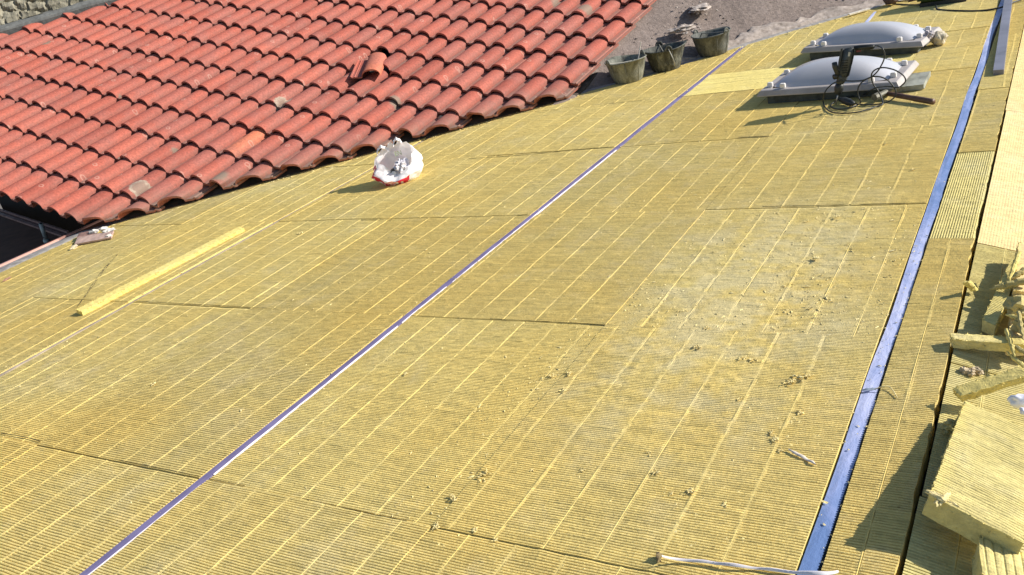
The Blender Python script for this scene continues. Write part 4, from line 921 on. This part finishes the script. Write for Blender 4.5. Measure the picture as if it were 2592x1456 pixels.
V, F = merge([lump(g(238, 587, .035), (0.038, 0.025, 0.016), 2, 3, .3), lump(g(275, 584, .03), (0.03, 0.045, 0.016), 5, 3, .3), lump(g(262, 580, .03), (0.03, 0.02, 0.014), 6, 3, .3), lump(g(277, 597, .02), (0.02, 0.02, 0.012), 7, 3, .3)]); mesh_obj('mortar', V, F, M_white, bt)
V, F = lump(g(188, 625, .01), (0.035, 0.016, 0.012), 3, 2, .3); tag(mesh_obj('stone_chip', V, F, simple('chip', (0.50, 0.42, 0.30), 0.9)), 'small pale stone chip just below the broken tile', 'stone chip')
V, F = lump(g(18, 706, .006), (0.035, 0.012, 0.006), 3, 2, .3); tag(mesh_obj('tile_chip', V, F, simple('rchip', (0.32, 0.18, 0.12), 0.9)), 'small flat reddish tile chip near the left edge of the roof', 'tile chip')
for i, (u, v) in enumerate([(95, 633), (103, 630), (90, 637), (150, 611), (157, 614)]):
    pass
# white shard and film strip in the foreground
def ribbon(pts, wds, zs, name, mat, label, cat, curl=0.0):
    P = spline([Vector(g(u, v, z)) for (u, v), z in zip(pts, zs)], 6); n = len(P); V = []; F = []
    for i, p in enumerate(P):
        t_ = i / (n - 1); w2 = float(np.interp(t_, np.linspace(0, 1, len(wds)), wds)); d = (P[min(i + 1, n - 1)] - P[max(i - 1, 0)]).normalized(); s2 = Vector((-d.y, d.x, 0)).normalized()
        e = 0.0010 * noise.noise(Vector((i * .25, 1, 2)))
        for k, (o_, h_) in enumerate(((-1, 0), (-.35, 1), (.35, .8), (1, -0.1))): V.append(p + s2 * w2 / 2 * o_ + Vector((0, 0, h_ * curl + e * (k + 1))))
    for i in range(n - 1):
        for k in range(3): F.append((i * 4 + k, i * 4 + k + 1, i * 4 + k + 5, i * 4 + k + 4))
    return tag(mesh_obj(name, V, F, mat, None, True), label, cat)
ribbon([(1996, 1137), (2012, 1146), (2035, 1158), (2056, 1170), (2066, 1176)], [0.002, 0.011, 0.012, 0.009, 0.001], [.008] * 5, 'paper_scrap', simple('scrap', (0.66, 0.58, 0.50), 0.6, .1), 'narrow pale pinkish paper scrap lying near the blue rib', 'paper scrap', 0.003)
fs = ribbon([(1676, 1410), (1720, 1418), (1790, 1423), (1860, 1432), (1930, 1441), (2010, 1449), (2080, 1452), (2122, 1449)], [0.002, 0.007, 0.009, 0.009, 0.006, 0.010, 0.014, 0.003], [.03, .012, .012, .014, .008, .012, .02, .012], 'film_strip', simple('film', (0.78, 0.74, 0.78), 0.25, .15, 30, .002), 'crinkled whitish film strip lying across the bottom edge of the picture', 'film strip', 0.006)
V, F = lump(g(1668, 1410, .01), (0.012, 0.008, 0.010), 3, 2, .4); mesh_obj('torn_end', V, F, simple('torn', (0.2, 0.15, 0.07), 0.9), None); te = bpy.context.scene.objects['torn_end']; te.parent = fs; te.location = te.location - fs.location
ribbon([(2180, 989), (2195, 986), (2215, 985)], [0.002, 0.012, 0.012], [.002, .004, .002], 'film_fold', simple('bluefilm', (0.30, 0.36, 0.45), 0.3), 'small grey fold of film across the blue rib', 'film fold', 0.004)
V, F = tube(spline([g(2215, 985, .004), g(2238, 978, .012), g(2255, 982, .010), g(2272, 1008, .006)], 5), 0.0016, 6); tag(mesh_obj('fibre_twig', V, F, M_crumb, None, True), 'thin bent twig of wool fibre beside the blue rib', 'fibre twig')

# ------------------------------------------------------------------ heap of offcuts at the right
G_OFF = 'mineral wool offcuts heaped at the right edge'
wool_slab('wool_slab', 'large thick ribbed mineral wool slab with a torn near corner, biggest of the heap', 'insulation offcut', (g(2355, 1250, .112), g(2443, 1013, .058), g(2592, 1374, .058)), M_wools, G_OFF, th=0.058, rough=0.0045, rib=0.0028, seed=1)
A = Vector(g(2355, 1250, .112)); 
V, F = merge([lump(g(2372 + i * 13, 1256 + i * 9, .106 - .006 * i), (0.026, 0.008, 0.006), 20 + i, 3, .3, 1.8) for i in range(3)]); o = mesh_obj('torn_corner', V, F, M_crumb); sl = [x for x in C.objects if x.name == 'wool_slab'][0]; o.parent = sl; o.location = o.location - sl.location
wool_slab('wool_slab', 'dark side-lit slab wedged under the large slab at the bottom right corner', 'insulation offcut', (g(2492, 1480, .045), g(2478, 1360, .045), g(2640, 1530, .02)), M_wools, G_OFF, th=0.06, rough=0.004, rib=0.005, period=0.018, alongAB=True, seed=2)
wool_slab('wool_batten', 'straight square batten of mineral wool bridging the ridge gap', 'insulation offcut', (g(2413, 859, .037), g(2404, 842, .037), g(2600, 872, .034)), M_woolc, G_OFF, th=0.030, rough=0.003, nx=24, ny=4, seed=3)
wool_slab('wool_batten', 'slanting ribbed batten resting above the large slab', 'insulation offcut', (g(2433, 1003, .040), g(2411, 983, .045), g(2610, 946, .080)), M_woolc, G_OFF, th=0.022, rough=0.003, nx=24, ny=4, seed=4)
wool_slab('wool_block', 'tapering ribbed block with a dark sawn end, upper part of the heap', 'insulation offcut', (g(2487, 809, .034), g(2560, 655, .045), g(2519, 824, .030)), M_wools, G_OFF, th=0.042, rough=0.002, rib=0.003, seed=5)
wool_slab('wool_slab', 'smooth pale slab cut off by the right edge of the picture', 'insulation offcut', (g(2566, 735, .055), g(2579, 612, .050), g(2660, 745, .03)), M_woolB, G_OFF, th=0.05, rough=0.003, nx=8, ny=20, seed=6)
wool_slab('wool_slab', 'pale jagged slab upright below the torn fibre clump', 'insulation offcut', (g(2553, 868, .02), g(2566, 742, .04), g(2640, 880, .0)), M_woolB, G_OFF, th=0.04, rough=0.006, nx=10, ny=20, seed=7)
wool_slab('wool_chip', 'small upright wool chip sticking out of the ridge gap', 'insulation offcut', (g(2472, 737, .012), g(2452, 715, .052), g(2478, 733, .012)), M_woolc, G_OFF, th=0.022, rough=0.003, nx=4, ny=4, seed=8)
def sliver(a, b, r, name, label, mat=M_woolc, seed=0):
    a, b = Vector(a), Vector(b); N = 14; pts = [a + (b - a) * i / (N - 1) + Vector([0.004 * noise.noise(Vector((i * .7, seed, k))) for k in range(3)]) for i in range(N)]
    V, F = tube(pts, [r * (0.25 + 0.75 * min(1, i / 4)) * (1 + .35 * noise.noise(Vector((i * 1.1, seed, 0)))) for i in range(N)], 7)
    return tag(mesh_obj(name, V, F, mat), label, 'insulation offcut', G_OFF)
sliver(g(2505, 732, .05), g(2610, 708, .075), 0.012, 'wool_sliver', 'ragged tapering splinter of wool lying over the ribbed block', M_woolt, 1)
sliver(g(2545, 797, .05), g(2610, 812, .07), 0.007, 'wool_sliver', 'thin pointed splinter of wool below the torn clump', M_woolc, 2)
sliver(g(2560, 705, .07), g(2612, 672, .09), 0.010, 'wool_sliver', 'short splinter of wool leaning up at the right edge', M_woolt, 3)
for i_, (a_, b_, r_, m__) in enumerate([((2556, 770, .03), (2612, 745, .06), .008, M_woolc), ((2570, 905, .02), (2548, 835, .05), .007, M_woolc), ((2560, 870, .03), (2612, 905, .03), .007, M_woolt), ((2552, 720, .04), (2580, 640, .08), .007, M_woolc), ((2590, 860, .05), (2578, 790, .08), .006, M_woolt), ((2548, 890, .01), (2600, 935, .02), .006, M_woolc)]):
    o = sliver(g(*a_), g(*b_), r_, 'wool_sliver', 'x', m__, 10 + i_); o['label'] = ('thin splinter of wool leaning toward the right frame edge above the straight batten', 'splinter of wool standing behind the straight batten', 'dull splinter of wool between the straight and the slanting batten', 'splinter of wool pointing up beside the smooth pale slab', 'dull splinter of wool sticking up from the torn clump', 'thin pale splinter of wool just above the slanting batten')[i_]
V, F = merge([lump(g(2585, 775, .06), (0.035, 0.05, 0.03), 31, 3, .32, 1.6), lump(g(2596, 830, .045), (0.022, 0.045, 0.025), 32, 3, .32, 1.6)]); tag(mesh_obj('wool_clump', V, F, M_woolt), 'dark torn clump of wool fibre at the right edge', 'insulation offcut', G_OFF)
V, F = merge([lump(g(2407, 1075, .03), (0.014, 0.016, 0.012), 35, 3, .4, 2.5), lump(g(2398, 1083, .01), (0.02, 0.012, 0.01), 36, 3, .4, 2.5)]); tag(mesh_obj('wool_clump', V, F, M_woolt), 'small grey wool lump stuck to the left side of the large slab', 'insulation offcut', G_OFF)
V, F = merge([lump(gr(2440 + i * 9, 938 + (i % 3) * 4 - 2, .008), (0.014, 0.010, 0.008), 40 + i, 3, .3, 1.8) for i in range(5)]); tag(mesh_obj('paper_scrap', V, F, simple('brownpaper', (0.55, 0.44, 0.28), 0.7, .3, 60, .003)), 'crumpled brownish paper scrap on the bright slope above the slanting batten', 'paper scrap')
V, F = merge([lump(g(2582, 1015, .05), (0.012, 0.028, 0.02), 51, 3, .25, 1.6), lump(g(2594, 1042, .04), (0.012, 0.014, 0.01), 52, 3, .25, 1.6)]); tag(mesh_obj('plastic_film', V, F, simple('wfilm', (0.80, 0.80, 0.88), 0.25, .1), None, True), 'crumpled white plastic film at the right edge behind the large slab', 'plastic film')

# ------------------------------------------------------------------ crumbs and fluff of mineral wool
CR = [(1398, 950, .016), (1435, 947, .020), (1424, 985, .012), (1152, 1257, .020), (1228, 1200, .022), (1222, 1215, .014), (1103, 1332, .016), (1198, 1343, .015), (1253, 1368, .012), (1026, 947, .013), (388, 973, .018), (611, 1039, .010), (1766, 880, .020), (2040, 560, .012), (2118, 548, .020), (1642, 1148, .012), (1660, 1195, .016), (1750, 1243, .017), (1835, 1277, .013), (1700, 1250, .010), (1905, 912, .018), (2020, 960, .022), (2045, 950, .020), (1995, 968, .022), (1880, 908, .018), (1960, 1115, .017), (1955, 1095, .014), (1975, 1140, .012), (2022, 1045, .016), (1540, 700, .012), (1345, 1190, .010), (1475, 1190, .011), (1425, 990, .018), (2050, 780, .012), (1790, 830, .016), (1870, 1010, .012), (1305, 410, .018), (850, 350, .012), (1700, 330, .016), (1580, 290, .012), (2065, 655, .022), (760, 590, .02), (2240, 365, .014), (2310, 430, .012), (1420, 295, .012)]
for i, (u, v, s) in enumerate(CR):
    p = g(u, v, s * .3); s *= 0.9; parts = [lump(p + Vector((random.gauss(0, .35) * s, random.gauss(0, .35) * s, random.uniform(-.1, .15) * s)), (s * random.uniform(.12, .42), s * random.uniform(.12, .38), s * random.uniform(.08, .2)), i * 5 + q__, 2, 0.42, 2.2) for q__ in range(5)]
    for k in range(4):
        a = random.uniform(0, 6.28); q_ = p + Vector((math.cos(a), math.sin(a), 0)) * s * .5; e_ = q_ + Vector((math.cos(a + .5) * s * .7, math.sin(a + .5) * s * .7, random.uniform(-.1, .35) * s)); parts.append(tube([q_, (q_ + e_) / 2 + Vector((0, 0, s * .15)), e_], [s * .12, s * .09, s * .02], 4))
    V, F = merge(parts); o = mesh_obj('wool_crumb', V, F, M_crumb)
    tag(o, 'loose torn crumb of mineral wool lying on the ribbed boards', 'insulation crumb', 'loose crumbs of mineral wool')
def fluff():
    cl = [(1590, 300, .25, 90), (1690, 235, .15, 50), (2020, 960, .10, 260), (1960, 1110, .07, 160), (1900, 915, .09, 120), (2120, 840, .12, 150), (1480, 1030, .08, 60), (1750, 1250, .09, 70), (1800, 780, .15, 90), (2100, 550, .18, 90), (2060, 650, .18, 90), (1300, 960, .14, 70), (1400, 960, .06, 40), (1230, 1200, .05, 40), (1560, 280, .25, 90), (1120, 350, .25, 60), (1420, 760, .14, 50), (1620, 780, .16, 90), (2240, 700, .15, 80), (1500, 560, .30, 80), (1000, 520, .4, 50), (2160, 340, .25, 70), (1900, 430, .35, 80), (2480, 500, .05, 40), (2050, 780, .12, 120), (1870, 1180, .10, 120), (2010, 1050, .08, 140), (1930, 1330, .10, 90), (1700, 880, .12, 90)]
    rg = random.Random(3); V = []; F = []
    def bit(x, y, s):
        if x < float(xlim(y)) + 0.02 or x > -0.31: return
        a = rg.uniform(0, 6.28); n0 = len(V); e = rg.uniform(1.2, 3.5); h = s * rg.uniform(.15, .5); k = rg.choice((4, 5))
        for q_ in range(k):
            t_ = 2 * PI * q_ / k + rg.uniform(-.4, .4); r_ = s * rg.uniform(.5, 1.1); px, py = math.cos(t_) * r_ * e * .6, math.sin(t_) * r_ * .6
            V.append((x + px * math.cos(a) - py * math.sin(a), y + px * math.sin(a) + py * math.cos(a), -0.001 + rg.uniform(0, .3) * s))
        V.append((x, y, h)); 
        for q_ in range(k): F.append((n0 + q_, n0 + (q_ + 1) % k, n0 + k))
    for (u, v, sp_, n) in cl:
        p = g(u, v)
        for _ in range(n): bit(p.x + rg.gauss(0, sp_), p.y + rg.gauss(0, sp_ * 1.2), abs(rg.gauss(0, .0026)) + .0017)
    for _ in range(5200):
        y = rg.uniform(0.8, 9); bit(rg.uniform(-6.4, -0.33), y, abs(rg.gauss(0, .0022)) + .0016)
    for _ in range(1300):
        y = rg.uniform(1.2, 4.2); bit(rg.uniform(-1.7, -0.53), y, abs(rg.gauss(0, .003)) + .0016)
    for _ in range(700):                                              # along the flashing
        y = rg.uniform(3.5, 9); x = float(xlim(y)); bit(x + 0.03 + abs(rg.gauss(0, .09)), y, abs(rg.gauss(0, .006)) + .003)
    for _ in range(320):                                              # burrs along the edges of the metal ribs
        y = rg.uniform(1.0, 8.4); xr = rg.choice((-2.508, -2.452, -0.517, -0.462)); bit(xr + rg.gauss(0, .003), y, abs(rg.gauss(0, .002)) + .0018)
    return V, F
V, F = fluff(); tag(mesh_obj('wool_fluff', V, F, M_crumb), 'torn wool fluff scattered over the boards', 'wool fluff', kind='stuff')
# litter in the tile channels
parts = []
for (c, r, s) in [(16.8, 8.2, .022), (15.9, 7.9, .03), (15.2, 8.3, .02), (13.8, 5.9, .03), (9.9, 3.9, .02), (11.6, 6.2, .015), (7.1, 2.6, .016), (13.9, 6.4, .02), (14.8, 6.3, .014), (12.8, 5.3, .016), (16.2, 7.3, .018)]:
    parts.append(lump(tw(c, r, -0.03), (s, s * .6, s * .5), int(c * 7), 2, .4))
V, F = merge(parts); tag(mesh_obj('litter', V, F, simple('litter', (0.52, 0.42, 0.30), 0.9, .4, 40)), 'wool and mortar litter caught in the tile channels', 'litter', kind='stuff')
bpy.context.view_layer.update()
